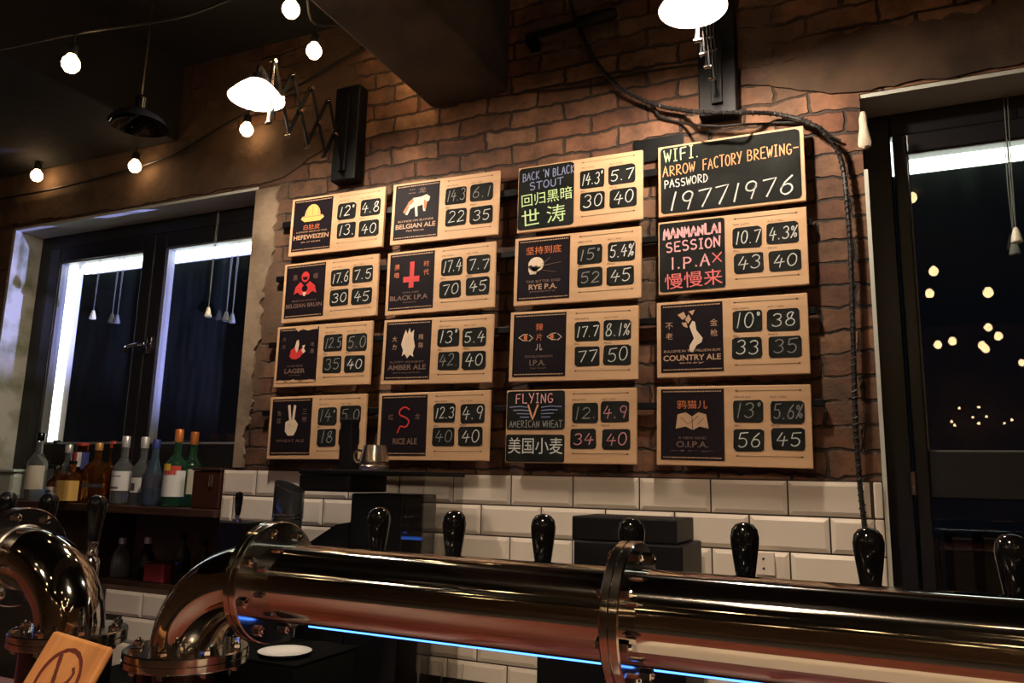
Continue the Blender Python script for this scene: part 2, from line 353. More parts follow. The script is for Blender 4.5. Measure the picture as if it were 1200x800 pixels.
# hand-drawn chalk strokes: each glyph is a list of polylines in a unit box, 's' marks a curved one
def arc(cx, cy, rx, ry, a0, a1, n=10): return [(cx+rx*math.cos(math.radians(a0+(a1-a0)*i/n)), cy+ry*math.sin(math.radians(a0+(a1-a0)*i/n))) for i in range(n+1)]
GL = {
 '0': [arc(.5, .5, .42, .5, 80, 440, 16)], '1': [[(.62, 1), (.42, 0)]], '2': [arc(.48, .74, .38, .26, 160, -30, 8)+[(.1, .02)], [(.1, .02), (.95, .06)]],
 '3': [arc(.45, .76, .38, .24, 150, -80, 8), arc(.45, .27, .44, .27, 85, -150, 9)], '4': [[(.45, 1), (.02, .38), (.98, .42)], [(.70, .72), (.58, 0)]],
 '5': [[(.2, .96), (.12, .55)]+arc(.46, .30, .42, .31, 120, -140, 9), [(.2, .96), (.92, 1)]], '6': [[(.75, 1), (.32, .68)]+arc(.5, .28, .38, .28, 160, -200, 14)],
 '7': [[(.05, .92), (.92, .98), (.45, 0)]], '8': [arc(.5, .76, .33, .24, 60, 270, 9)+arc(.5, .26, .4, .26, 90, -270, 12)+[(.72, .95)]],
 '9': [arc(.48, .72, .36, .27, 20, 380, 13)+[(.62, 0)]], '.': [[(.42, .06), (.55, .02)]], '°': [arc(.3, .9, .2, .12, 0, 360, 8)], "'": [[(.5, 1), (.4, .8)]],
 '%': [arc(.22, .8, .18, .16, 0, 360, 8), arc(.75, .2, .18, .16, 0, 360, 8), [(.9, 1), (.1, 0)]], '-': [[(.1, .5), (.9, .5)]],
 'A': [[(.02, 0), (.5, 1), (.95, 0)], [(.22, .38), (.78, .4)]], 'B': [[(.15, 0), (.15, 1)], [(.15, 1)]+arc(.4, .76, .42, .24, 80, -80, 8)+[(.15, .52)], [(.15, .52)]+arc(.42, .26, .5, .26, 80, -80, 8)+[(.15, 0)]],
 'C': [arc(.55, .5, .45, .5, 50, 310, 12)], 'D': [[(.15, 0), (.15, 1)], [(.1, 1)]+arc(.2, .5, .7, .5, 80, -80, 9)+[(.1, 0)]], 'E': [[(.9, 1), (.15, .97), (.15, .02), (.92, 0)], [(.15, .5), (.75, .52)]],
 'F': [[(.9, 1), (.15, .97), (.15, 0)], [(.15, .5), (.75, .53)]], 'G': [arc(.55, .5, .45, .5, 50, 330, 12)+[(.95, .42), (.6, .42)]], 'H': [[(.12, 1), (.12, 0)], [(.88, 1), (.88, 0)], [(.12, .5), (.88, .52)]],
 'I': [[(.5, 1), (.5, 0)], [(.2, 1), (.8, 1)], [(.2, 0), (.8, 0)]], 'i': [[(.5, 1), (.5, 0)]], 'K': [[(.15, 1), (.15, 0)], [(.9, 1), (.18, .48), (.95, 0)]], 'L': [[(.15, 1), (.15, .02), (.9, 0)]],
 'M': [[(.05, 0), (.15, 1), (.5, .3), (.85, 1), (.97, 0)]], 'N': [[(.1, 0), (.12, 1), (.86, 0), (.9, 1)]], 'O': [arc(.5, .5, .45, .5, 90, 450, 14)], 'P': [[(.15, 0), (.15, 1)], [(.1, 1)]+arc(.42, .74, .45, .26, 85, -85, 8)+[(.15, .48)]],
 'R': [[(.15, 0), (.15, 1)], [(.1, 1)]+arc(.42, .76, .42, .24, 85, -85, 8)+[(.15, .5), (.95, 0)]], 'S': [arc(.5, .76, .38, .24, 40, 270, 9)+arc(.5, .26, .42, .26, 90, -140, 9)], 'T': [[(.02, .98), (.98, 1)], [(.5, 1), (.48, 0)]],
 'U': [[(.1, 1), (.12, .3)]+arc(.5, .3, .38, .3, 180, 360, 8)+[(.9, 1)]], 'V': [[(.05, 1), (.48, 0), (.95, 1)]], 'W': [[(.02, 1), (.25, 0), (.5, .8), (.75, 0), (.98, 1)]], 'X': [[(.08, 1), (.92, 0)], [(.92, 1), (.08, 0)]],
 'Y': [[(.05, 1), (.5, .5)], [(.95, 1), (.4, 0)]],
}
NARROW = {'.': .45, "'": .4, '1': .62, 'i': .4, 'I': .75, ' ': .6, '°': .5, '%': .9}
rngc = random.Random(3)
def ribbon(mb, pts, w, y=0.0):
    n = len(pts); L = []; R = []
    for i in range(n):
        a = pts[max(i-1, 0)]; b = pts[min(i+1, n-1)]; dx, dz = b[0]-a[0], b[1]-a[1]; l = math.hypot(dx, dz) or 1e-6
        ww = w*0.5*rngc.uniform(0.8, 1.15); nx, nz = -dz/l*ww, dx/l*ww
        if i in (0, n-1): e = w*0.3*(-1 if i == 0 else 1); ex, ez = dx/l*e, dz/l*e
        else: ex = ez = 0
        L.append((pts[i][0]+nx+ex, y, pts[i][1]+nz+ez)); R.append((pts[i][0]-nx+ex, y, pts[i][1]-nz+ez))
    mb.add(L+R, [(i, n+i, n+i+1, i+1) for i in range(n-1)])
def chalk(mb, s, x, z, w, h, lw, y=0.0, slope=0.0, lean=0.0):
    """hand lettering from x,z (lower left), w wide in all, h high"""
    tot = sum(NARROW.get(c, 1.0)+.22 for c in s)-.22; u = w/tot; cx = x
    for c in s:
        cw = NARROW.get(c, 1.0)*u; jz = rngc.uniform(-.04, .04)*h; js = rngc.uniform(.94, 1.06)
        for pl in GL.get(c, []):
            fine = []
            for i in range(len(pl)-1):
                k = max(1, int(math.hypot(pl[i+1][0]-pl[i][0], pl[i+1][1]-pl[i][1])/.3))
                for q in range(k): fine.append((pl[i][0]+(pl[i+1][0]-pl[i][0])*q/k, pl[i][1]+(pl[i+1][1]-pl[i][1])*q/k))
            fine.append(pl[-1])
            P = []
            for gx, gz in fine:
                px = cx+gx*cw+lean*gz*h; pz = z+gz*h*js+jz+slope*(px-x)
                P.append((px+rngc.uniform(-1, 1)*h*.008, pz+rngc.uniform(-1, 1)*h*.008))
            ribbon(mb, P, lw, y)
        cx += cw+.22*u

# ------------------------------------------------------------------ the room
def struct(name, mb, m, parent=None, loc=None):
    o = mb.build(name, m, parent, loc); o['kind'] = 'structure'; return o
CEIL = 3.15
struct('floor', MB().box((-5.2, -6.6, -0.06), (3.2, 0.4, 0)), M['floor'])
struct('ceiling', MB().box((-5.2, -6.6, CEIL), (3.2, 0.4, CEIL+.1)), M['ceil'])
LX0, LX1, LZ0, LZ1 = -3.54, -2.087, 1.30, 2.552      # left window opening
RX0, RX1, RZ1 = 0.035, 1.15, 2.522                   # door opening
TILETOP = 1.477
wb = MB()
wb.box((LX1, 0, 0), (RX0, .25, CEIL))
wb.box((-5.2, 0, 0), (LX0, .25, CEIL))
wb.box((LX0, 0, LZ1), (LX1, .25, CEIL))
wb.box((RX0, 0, RZ1), (RX1, .25, CEIL)); wb.box((RX1, 0, 0), (3.2, .25, CEIL))
wb.box((LX0, 0.05, 0), (LX1, .25, 1.02)); wb.box((LX0, .22, 1.02), (LX1, .25, LZ0))
struct('wall_back', wb, M['brick'])
struct('wall_left', MB().box((-5.3, -6.6, 0), (-5.2, .25, CEIL)), M['roomwall'])
struct('wall_right', MB().box((3.2, -6.6, 0), (3.3, .25, CEIL)), M['roomwall'])
struct('wall_front', MB().box((-5.2, -6.7, 0), (3.2, -6.6, CEIL)), M['roomwall'])
# plastered reveals of the openings (soffits and the one jamb that is seen)
struct('trim_1', MB().box((LX0+.012, .004, LZ1-.012), (LX1, .248, LZ1)), M['soffit'])
struct('trim_2', MB().box((LX0, .004, LZ0), (LX0+.012, .248, LZ1)), M['jamb'])
struct('trim_3', MB().box((RX0, .004, RZ1-.012), (RX1, .248, RZ1)), M['soffit'])
struct('trim_4', MB().box((RX0, -.004, 0.0), (RX0+.010, .14, 2.30)), M['soffit'])
# ragged edge of plaster beside the left window, on the face of the wall
rr = random.Random(11); edge = []; drift = 0.0
z = TILETOP+.002
while z < 2.52:
    t = (z-TILETOP)/(2.54-TILETOP); drift = drift*.85+rr.uniform(-.009, .009)
    edge.append((LX1+.045+.05*t+drift+rr.uniform(-.003, .003), z)); z += rr.uniform(.006, .02)
edge.append((LX1+.12, 2.535))
pl = MB()
for i in range(len(edge)-1):
    pl.prism([(LX1-.004, edge[i][1]), edge[i], edge[i+1], (LX1-.004, edge[i+1][1])], -.009, .002)
struct('trim_5', pl, M['plaster'])
# rough plaster left on the lintels over both openings
def lip(name, x0, x1, zt, zb, seed, end):
    q = random.Random(seed); n = int((x1-x0)/.02); b = MB(); dz = dt = 0.0; zs = []; ts = []
    for i in range(n+1):
        dz = dz*.8+q.uniform(-.005, .005); dt = dt*.85+q.uniform(-.012, .012); x = x0+(x1-x0)*i/n
        f = min(1.0, max(0.0, (x-x0)/.30 if end < 0 else (x1-x)/.30)); f = f*f*(3-2*f)
        lo, hi = zb+.004+dz, zt+dt*(1 if end < 0 else 0); m_ = lo+(hi-lo)*.42
        zs.append(m_+(lo-m_)*f); ts.append(m_+(hi-m_)*f+.002)
    for i in range(n):
        xa, xb = x0+(x1-x0)*i/n, x0+(x1-x0)*(i+1)/n
        b.prism([(xa, zs[i]), (xb, zs[i+1]), (xb, ts[i+1]), (xa, ts[i])], -.008, .003)
    return struct(name, b, M['lintel'])
lip('trim_6', -5.2, LX1+.36, 2.809, LZ1+.002, 4, 1)
lip('trim_7', -.28, RX1, RZ1+.19, RZ1+.006, 9, -1)

# beams under the ceiling
def beam(name, lo, hi, m):
    o = struct(name, MB().box(lo, hi, .012), m); return o
beam('ceiling_beam', (-1.330, -3.9, 2.735), (-1.030, .001, CEIL+.01), M['concrete'])
beam('ceiling_soffit', (-5.2, -3.9, 2.812), (-2.545, .001, CEIL+.01), M['ceil'])

# tiled splashback: one surface, each bevelled tile part of its mesh
TP, TH = 0.1986, 0.0914; TX1 = -1.093+2*TP+.0  # joints
tiles = MB()
def tile(x0, x1, z0, z1, y=-.004):
    g = .0021; b = .011; x0 += g; x1 -= g; z0 += g; z1 -= g
    if x1-x0 < .012: return
    bx = min(b, (x1-x0)*.35); d = .0032
    vs = [(x0, y, z0), (x1, y, z0), (x1, y, z1), (x0, y, z1), (x0+bx, y-d, z0+b), (x1-bx, y-d, z0+b), (x1-bx, y-d, z1-b), (x0+bx, y-d, z1-b),
          (x0, y+.006, z0), (x1, y+.006, z0), (x1, y+.006, z1), (x0, y+.006, z1)]
    tiles.add(vs, [(4, 5, 6, 7), (0, 1, 5, 4), (1, 2, 6, 5), (2, 3, 7, 6), (3, 0, 4, 7), (0, 8, 9, 1), (1, 9, 10, 2), (2, 10, 11, 3), (3, 11, 8, 0)])
XL, XR = -2.135, 0.012
for r in range(12):
    z1 = TILETOP-.006-r*TH; x = (-.9864 if r % 2 == 0 else -1.0857)-8*TP
    xl = XL if z1 > 1.03 else -3.5
    while x < XR:
        a, b = max(x, xl), min(x+TP, XR)
        if b > a: tile(a, b, z1-TH, z1)
        x += TP
for r in range(7):                                  # trim tiles that turn the corner into the doorway
    z1 = TILETOP-.006-r*TH; tiles.box((XR+.001, -.013, z1-TH+.0016), (RX0-.002, .0, z1-.0016), .003)
gr = MB().box((XL, -.003, .38), (RX0, .0005, TILETOP-.004)).box((-3.5, .047, .38), (XL, .0505, 1.0))
g_o = struct('trim_8', gr, M['grout'])
t2 = tiles
struct('trim_9', t2, M['tile'])

# ------------------------------------------------------------------ windows
FY0, FY1, GY = 0.135, 0.165, 0.152
def sash(mb, x0, x1, z0, z1, w, wb=None):
    wb = wb or w
    mb.box((x0, FY0-.012, z0), (x0+w, FY1, z1), .004); mb.box((x1-w, FY0-.012, z0), (x1, FY1, z1), .004)
    mb.box((x0+w, FY0-.012, z1-w), (x1-w, FY1, z1), .004); mb.box((x0+w, FY0-.012, z0), (x1-w, FY1, z0+wb), .004)
fr = MB()
fr.box((LX0+.012, FY0, LZ0), (LX0+.10, FY1+.012, LZ1-.012), .004); fr.box((LX1-.03, FY0, LZ0), (LX1+.0, FY1+.012, LZ1-.012), .004)
fr.box((LX0+.10, FY0, LZ1-.075), (LX1-.03, FY1+.012, LZ1-.012), .004); fr.box((LX0+.10, FY0, LZ0), (LX1-.03, FY1+.012, LZ0+.17), .004)
w1 = struct('window_1', fr, M['frame'])
s1x = (LX0+.105, -2.762); s2x = (-2.758, LX1-.035)
for k, (a, b) in enumerate((s1x, s2x)):
    sm = MB(); sash(sm, a, b, LZ0+.175, LZ1-.08, .068, .095); so = sm.build('sash', M['frame'], w1); so['kind'] = 'structure'
    gx0, gx1, gz0, gz1 = a+.068, b-.068, LZ0+.27, LZ1-.148
    bd = MB()                               # pale glazing beads around the glass
    for (p, q) in (((gx0, gz0), (gx0+.007, gz1)), ((gx1-.007, gz0), (gx1, gz1)), ((gx0, gz1-.007), (gx1, gz1)), ((gx0, gz0), (gx1, gz0+.007))):
        bd.box((p[0], FY0-.004, p[1]), (q[0], FY1+.003, q[1]))
    bd.build('glazing_bead', M['bead'], so)
    MB().box((gx0+.002, GY-.002, gz0+.002), (gx1-.002, GY, gz1-.002)).build('pane', M['pane'], so)
def handle(parent, x, z, flip):
    h = MB().box((x-.012, FY0-.022, z-.035), (x+.012, FY0-.011, z+.035), .004)
    h.tube(spline([(x, FY0-.02, z), (x, FY0-.05, z), (x+flip*.02, FY0-.056, z), (x+flip*.085, FY0-.056, z-.012), (x+flip*.10, FY0-.052, z-.03)], 5), .0085, 8)
    tag(h.build('window_handle', M['chrome'], parent), 'chrome lever handle')
handle(w1, -2.727, 1.98, -1)
# the glazed door on the right of the wall
dr = MB()
dr.box((RX0+.002, FY0, 0), (RX0+.075, FY1+.012, RZ1-.012), .004); dr.box((RX1-.075, FY0, 0), (RX1, FY1+.012, RZ1-.012), .004)
dr.box((RX0+.075, FY0, RZ1-.08), (RX1-.075, FY1+.012, RZ1-.012), .004)
d1 = struct('door_1', dr, M['frame'])
df = MB(); DX0, DX1 = RX0+.08, RX1-.08
DW = .148-.08
GZ0, GZ1 = 1.553, 2.382
LPZ1 = 1.432
df.box((DX0, FY0-.014, .02), (DX0+.034, FY1, RZ1-.085), .004); df.box((DX1-.034, FY0-.014, .02), (DX1, FY1, RZ1-.085), .004)
df.box((DX0+.034, FY0-.014, GZ1), (DX1-.034, FY1, RZ1-.085), .004); df.box((DX0+.034, FY0-.014, LPZ1), (DX1-.034, FY1, GZ0), .004)
df.box((DX0+.034, FY0-.014, .02), (DX1-.034, FY1, .25), .004)
dl = df.build('door_leaf', M['frame'], d1); dl['kind'] = 'structure'
bd = MB(); gx0, gx1 = DX0+.034, DX1-.034
for (p, q) in (((gx0, GZ0), (gx0+.004, GZ1)), ((gx1-.004, GZ0), (gx1, GZ1)), ((gx0, GZ1-.004), (gx1, GZ1)), ((gx0, GZ0), (gx1, GZ0+.004))):
    bd.box((p[0], FY0-.006, p[1]), (q[0], FY1+.003, q[1]))
bd.build('glazing_bead', M['bead'], dl)
MB().box((gx0+.002, GY-.002, GZ0+.002), (gx1-.002, GY, GZ1-.002)).build('pane', M['pane'], dl)
MB().box((gx0+.002, GY-.002, .252), (gx1-.002, GY, LPZ1-.002)).build('lower_pane', M['pane_plain'], dl)
hg = MB().lathe([(.009, 0), (.009, .06)], (RX0+.074, FY0-.014, 1.44), seg=10); hg.build('hinge', M['satin'], d1)
# lights fixed in the outer reveals; the upright one replaces a lit jamb
def strip(name, lo, hi, dlo, dhi, label):
    o = MB().box(lo, hi, .004).build(name, M['enamel']); tag(o, label, 'light', 'light strips outside the windows')
    MB().box(dlo, dhi, .004).build('diffuser', M['led'], o); return o
strip('light_strip', (LX0+.24, .213, 2.37), (LX1-.003, .246, LZ1-.014), (LX0+.24, .196, 2.362), (LX1-.003, .212, 2.45), 'glowing white light strip along the top of the double window')
strip('light_strip', (LX0+.014, .213, LZ0+.02), (-3.362, .246, LZ1-.014), (LX0+.014, .196, LZ0+.02), (-3.357, .212, 2.44), 'upright glowing white panel standing for the lit outer jamb of the double window')
strip('light_strip', (RX0+.002, .213, 2.36), (RX1-.01, .246, RZ1-.014), (RX0+.002, .196, 2.350), (RX1-.01, .212, 2.45), 'glowing white light strip along the top of the glazed door')
# blind cords with little bells
def cordpull(px, py, Y, label, m2, ztop, dbl=True):
    p = at(px, py, Y=Y); o = empty('blind_cord', p); tag(o, label, 'cord', 'blind cords in the windows')
    c = MB(); L = ztop-p.z
    c.tube([(0, 0, .01), (.004, 0, L*.5), (.010, 0, L)], .0013, 6)
    if dbl: c.tube([(0, 0, .01), (-.002, 0, L*.5), (.001, 0, L)], .0013, 6)
    c.build('cord', M['cord'], o)
    MB().lathe([(.004, .022), (.006, .018), (.011, 0), (.014, -.016), (.012, -.019), (.001, -.019)], seg=14).build('bell', M[m2], o)
    return o
cordpull(109, 369, .18, 'single pale blind cord hanging in the pane beside the bright upright strip', 'bellw', 2.44)
cordpull(131, 373, .185, 'dim first cord of the pair in the pane beside the bright upright strip', 'cord', 2.44)
cordpull(137, 374, .185, 'dim second cord of the pair in the pane beside the bright upright strip', 'cord', 2.44)
cordpull(244, 366, .12, 'brightest blind cord, hanging in the window pane next to the brick pier', 'bellw', LZ1-.014)
cordpull(265, 371, .185, 'dim first cord of the pair in the window pane next to the brick pier', 'cord', 2.44)
cordpull(272, 373, .185, 'dim second cord of the pair in the window pane next to the brick pier', 'cord', 2.44)
cordpull(1191, 276, .12, 'cream bell on a blind cord in front of the door glass', 'bellw', RZ1-.014)
cordpull(1189, 291, .185, 'grey bell on a blind cord behind the door glass', 'cord', 2.44)

# pale lump of foam stuck in the upper corner of the doorway
fo = MB(); q = random.Random(5)
prof = [(.006, 0), (.010, -.02), (.011, -.045), (.015, -.07), (.017, -.09), (.015, -.102), (.006, -.108)]
fo.lathe(prof, (0, 0, 0), seg=14)
fo.v = [(x+q.uniform(-.0012, .0012), y*.7, z) for x, y, z in fo.v]
o = fo.build('filler_foam', M['foam'], None, at(1011, 131, Y=-.012)); tag(o, 'pale tapered lump of filler foam hanging in the top corner of the doorway', 'foam')

# ------------------------------------------------------------------ menu boards
BK = (DIST-.042)/DIST
BW, BH = 0.414*BK, 0.2216*BK
def bp(x, zrel): return Vector((x*BK, -.042, CAMZ+zrel*BK))
rail_m = M['post']
PX = [(.518, .712), (.745, .952)]; PZ = [(.185, .46), (.53, .80)]
def U(u): return (u-.5)*BW
def V(v): return (.5-v)*BH
def rough_rect(mb, u0, u1, v0, v1, y, q, j=.012, rnd=.12):
    x0, x1, z0, z1 = U(u0), U(u1), V(v1), V(v0); w, h = x1-x0, z1-z0; r = rnd*min(w, h); P = []
    for cx, cz, a0 in ((x1-r, z1-r, 0), (x0+r, z1-r, 90), (x0+r, z0+r, 180), (x1-r, z0+r, 270)):
        for k in range(4):
            a = math.radians(a0+k*30); P.append((cx+r*math.cos(a)+q.uniform(-j, j)*h, cz+r*math.sin(a)+q.uniform(-j, j)*h))
    mb.prism(P, y, y+.0006)
def ptpoly(mb, pts, y=-.0016): mb.add([(U(.03+.425*a), y, V(.035+.895*b)) for a, b in pts], [tuple(range(len(pts)))])
def pcirc(mb, cx, cy, rx, ry, a0=0, a1=360, y=-.0016, n=20): ptpoly(mb, [(cx+rx*math.cos(math.radians(a0+(a1-a0)*k/n)), cy-ry*math.sin(math.radians(a0+(a1-a0)*k/n))) for k in range(n if a1-a0 >= 360 else n+1)], y)
def LU(a): return U(.03+.425*a)
def LV(b): return V(.035+.895*b)
LW, LH = .425*BW, .895*BH

def pic_helmet(o):
    m = MB(); pcirc(m, .5, .33, .20, .22, 0, 180); ptpoly(m, [(.24, .33), (.76, .33), (.80, .38), (.70, .44), (.30, .44), (.20, .38)]); m.build('label_picture', M['pgold'], o)
    d = MB()
    for k in range(3): ribbon(d, [(LU(.36+.14*k), LV(.15+.02*abs(k-1))), (LU(.34+.16*k), LV(.32))], .0016, -.0021)
    ribbon(d, [(LU(.24), LV(.345)), (LU(.76), LV(.345))], .002, -.0021); d.build('picture_detail', M['pdim'], o)
def pic_dog(o):
    m = MB(); ptpoly(m, [(.30, .34), (.42, .26), (.60, .25), (.72, .22), (.80, .27), (.78, .34), (.72, .36), (.71, .52), (.66, .52), (.64, .40), (.52, .42), (.54, .60), (.49, .60), (.46, .42), (.36, .46), (.30, .56), (.25, .54), (.33, .42)])
    m.build('label_picture', M['pcream'], o)
    d = MB(); ptpoly(d, [(.30, .34), (.42, .26), (.44, .33), (.33, .40)], -.0020); ptpoly(d, [(.66, .30), (.74, .36), (.71, .52), (.67, .45)], -.0020); ptpoly(d, [(.20, .50), (.30, .36), (.33, .40), (.24, .53)], -.0020); d.build('picture_detail', M['porange'], o)
def pic_red(o):
    m = MB(); pcirc(m, .5, .24, .10, .10); ptpoly(m, [(.22, .56), (.26, .42), (.38, .33), (.50, .42), (.62, .33), (.76, .42), (.80, .56), (.70, .52), (.60, .58), (.40, .58), (.32, .52)]); m.build('label_picture', M['pred'], o)
    d = MB(); pcirc(d, .5, .46, .075, .06, y=-.0020); ptpoly(d, [(.43, .24), (.57, .24), (.54, .30), (.46, .30)], -.0020); d.build('picture_detail', M['panel'], o)
    e = MB(); ptpoly(e, [(.45, .53), (.55, .53), (.52, .60), (.48, .60)], -.0024); e.build('picture_detail', M['pcream'], o)
def pic_cross(o):
    m = MB(); ptpoly(m, [(.46, .16), (.56, .16), (.56, .42), (.68, .42), (.68, .52), (.56, .52), (.56, .62), (.45, .62), (.45, .52), (.32, .52), (.32, .42), (.46, .42)]); m.build('label_picture', M['pred'], o)
def pic_bird(o):
    m = MB(); ptpoly(m, [(.30, .52), (.33, .40), (.42, .36), (.50, .44), (.62, .36), (.66, .46), (.56, .55), (.46, .58), (.36, .57)]); m.build('label_picture', M['pred'], o)
    d = MB(); ptpoly(d, [(.42, .36), (.46, .24), (.51, .22), (.53, .30), (.51, .42), (.47, .46)], -.0020); ptpoly(d, [(.60, .34), (.68, .32), (.66, .38)], -.0020); ptpoly(d, [(.64, .36), (.70, .44), (.64, .48), (.60, .42)], -.0020); d.build('picture_detail', M['pcream'], o)
    t = MB(); ptpoly(t, [(.40, 0), (.96, -.02), (.98, .03), (.72, .06), (.60, .02), (.48, .07)], -.0018); ptpoly(t, [(0, .97), (.10, .95), (.24, .99), (.44, .94), (.60, .99), (.86, .95), (1, .99), (1, 1.0), (0, 1.0)], -.0018); t.build('torn_paper', M['board'], o)
def pic_hand(o):
    m = MB(); ptpoly(m, [(.40, .24), (.44, .15), (.48, .22), (.52, .12), (.56, .21), (.62, .15), (.62, .30), (.66, .44), (.62, .55), (.64, .62), (.56, .58), (.50, .64), (.44, .56), (.38, .60), (.40, .50), (.35, .40)]); m.build('label_picture', M['pcream'], o)
    d = MB()
    for k in range(3): ribbon(d, [(LU(.45+.05*k), LV(.24)), (LU(.46+.05*k), LV(.42))], .0012, -.0021)
    d.build('picture_detail', M['pgold'], o)
def pic_peace(o):
    m = MB(); ptpoly(m, [(.36, .42), (.46, .38), (.60, .38), (.68, .46), (.64, .58), (.58, .66), (.44, .66), (.36, .58)]); ptpoly(m, [(.45, .38), (.40, .12), (.46, .11), (.51, .38)]); ptpoly(m, [(.52, .38), (.55, .11), (.61, .13), (.58, .38)]); m.build('label_picture', M['pcream'], o)
    d = MB(); ribbon(d, [(LU(.42), LV(.46)), (LU(.56), LV(.50)), (LU(.62), LV(.46))], .0013, -.0021); ribbon(d, [(LU(.48), LV(.42)), (LU(.47), LV(.54))], .0011, -.0021); d.build('picture_detail', M['ptan'], o)
def pic_snake(o):
    m = MB(); pts = [(LU(a), LV(b)) for a, b in arc(.5, .33, .11, .09, 30, 260, 9)]+[(LU(a), LV(b)) for a, b in arc(.5, .50, .12, .09, 100, -150, 9)][0:0]
    pts = [(.62, .24), (.52, .20), (.42, .25), (.42, .33), (.56, .38), (.62, .45), (.55, .53), (.44, .52), (.38, .62)]
    ribbon(m, [(p.x, p.y) for p in spline([(LU(a), LV(b), 0) for a, b in pts], 4)], .005, -.0018); m.build('label_picture', M['pred'], o)
def pic_skull(o):
    m = MB(); pcirc(m, .36, .42, .15, .12); ptpoly(m, [(.22, .44), (.36, .46), (.48, .46), (.38, .52), (.36, .58), (.24, .58), (.21, .50)]); m.build('label_picture', M['pcream'], o)
    d = MB(); pcirc(d, .26, .46, .035, .03, y=-.0020); pcirc(d, .36, .47, .03, .028, y=-.0020); ptpoly(d, [(.30, .50), (.33, .53), (.29, .53)], -.0020)
    for k in range(4): ribbon(d, [(LU(.24+.03*k), LV(.545)), (LU(.24+.03*k), LV(.58))], .0008, -.0020)
    d.build('picture_detail', M['panel'], o)
    e = MB(); ribbon(e, [(LU(.48), LV(.42)), (LU(.62), LV(.33))], .002, -.0018); ribbon(e, [(LU(.48), LV(.45)), (LU(.84), LV(.41))], .0016, -.0018); ribbon(e, [(LU(.48), LV(.52)), (LU(.76), LV(.57))], .0012, -.0018); e.build('picture_detail', M['pdim'], o)
def pic_eyes(o):
    m = MB()
    for cx in (.24, .78):
        ribbon(m, [(LU(a), LV(b)) for a, b in [(cx-.13, .38), (cx-.04, .33), (cx+.04, .33)]], .002, -.0018); ribbon(m, [(LU(a), LV(b)) for a, b in [(cx-.13, .38), (cx-.04, .43), (cx+.04, .43)]], .002, -.0018)
        ribbon(m, [(LU(a), LV(b)) for a, b in [(cx+.07, .34), (cx+.14, .39), (cx+.07, .44)]], .0024, -.0018)
    m.build('label_picture', M['pcream'], o)
    d = MB(); pcirc(d, .24, .38, .035, .05, y=-.0018); pcirc(d, .74, .38, .035, .05, y=-.0018); d.build('picture_detail', M['porange'], o)
def pic_country(o):
    m = MB(); ptpoly(m, [(.47, .34), (.52, .26), (.56, .28), (.58, .40), (.68, .52), (.66, .58), (.58, .62), (.52, .72), (.46, .70), (.47, .62), (.54, .52), (.50, .42)]); m.build('label_picture', M['pcream'], o)
    d = MB(); ptpoly(d, [(.28, .16), (.38, .12), (.42, .20), (.36, .24)], -.0018); ptpoly(d, [(.40, .24), (.46, .16), (.50, .24), (.45, .30)], -.0018); ptpoly(d, [(.46, .12), (.56, .10), (.52, .18)], -.0018); ptpoly(d, [(.34, .28), (.42, .28), (.44, .36), (.38, .34)], -.0018); d.build('picture_detail', M['ptan'], o)
def pic_book(o):
    m = MB(); ptpoly(m, [(.27, .36), (.40, .33), (.50, .39), (.60, .33), (.72, .36), (.76, .56), (.62, .53), (.51, .58), (.40, .53), (.24, .56)]); m.build('label_picture', M['ptan'], o)
    d = MB(); ribbon(d, [(LU(.50), LV(.39)), (LU(.51), LV(.58))], .0016, -.0021); ribbon(d, [(LU(.32), LV(.40)), (LU(.44), LV(.50)), (LU(.60), LV(.38))], .0013, -.0021); ribbon(d, [(LU(.58), LV(.50)), (LU(.68), LV(.42))], .0011, -.0021); d.build('picture_detail', M['panel'], o)

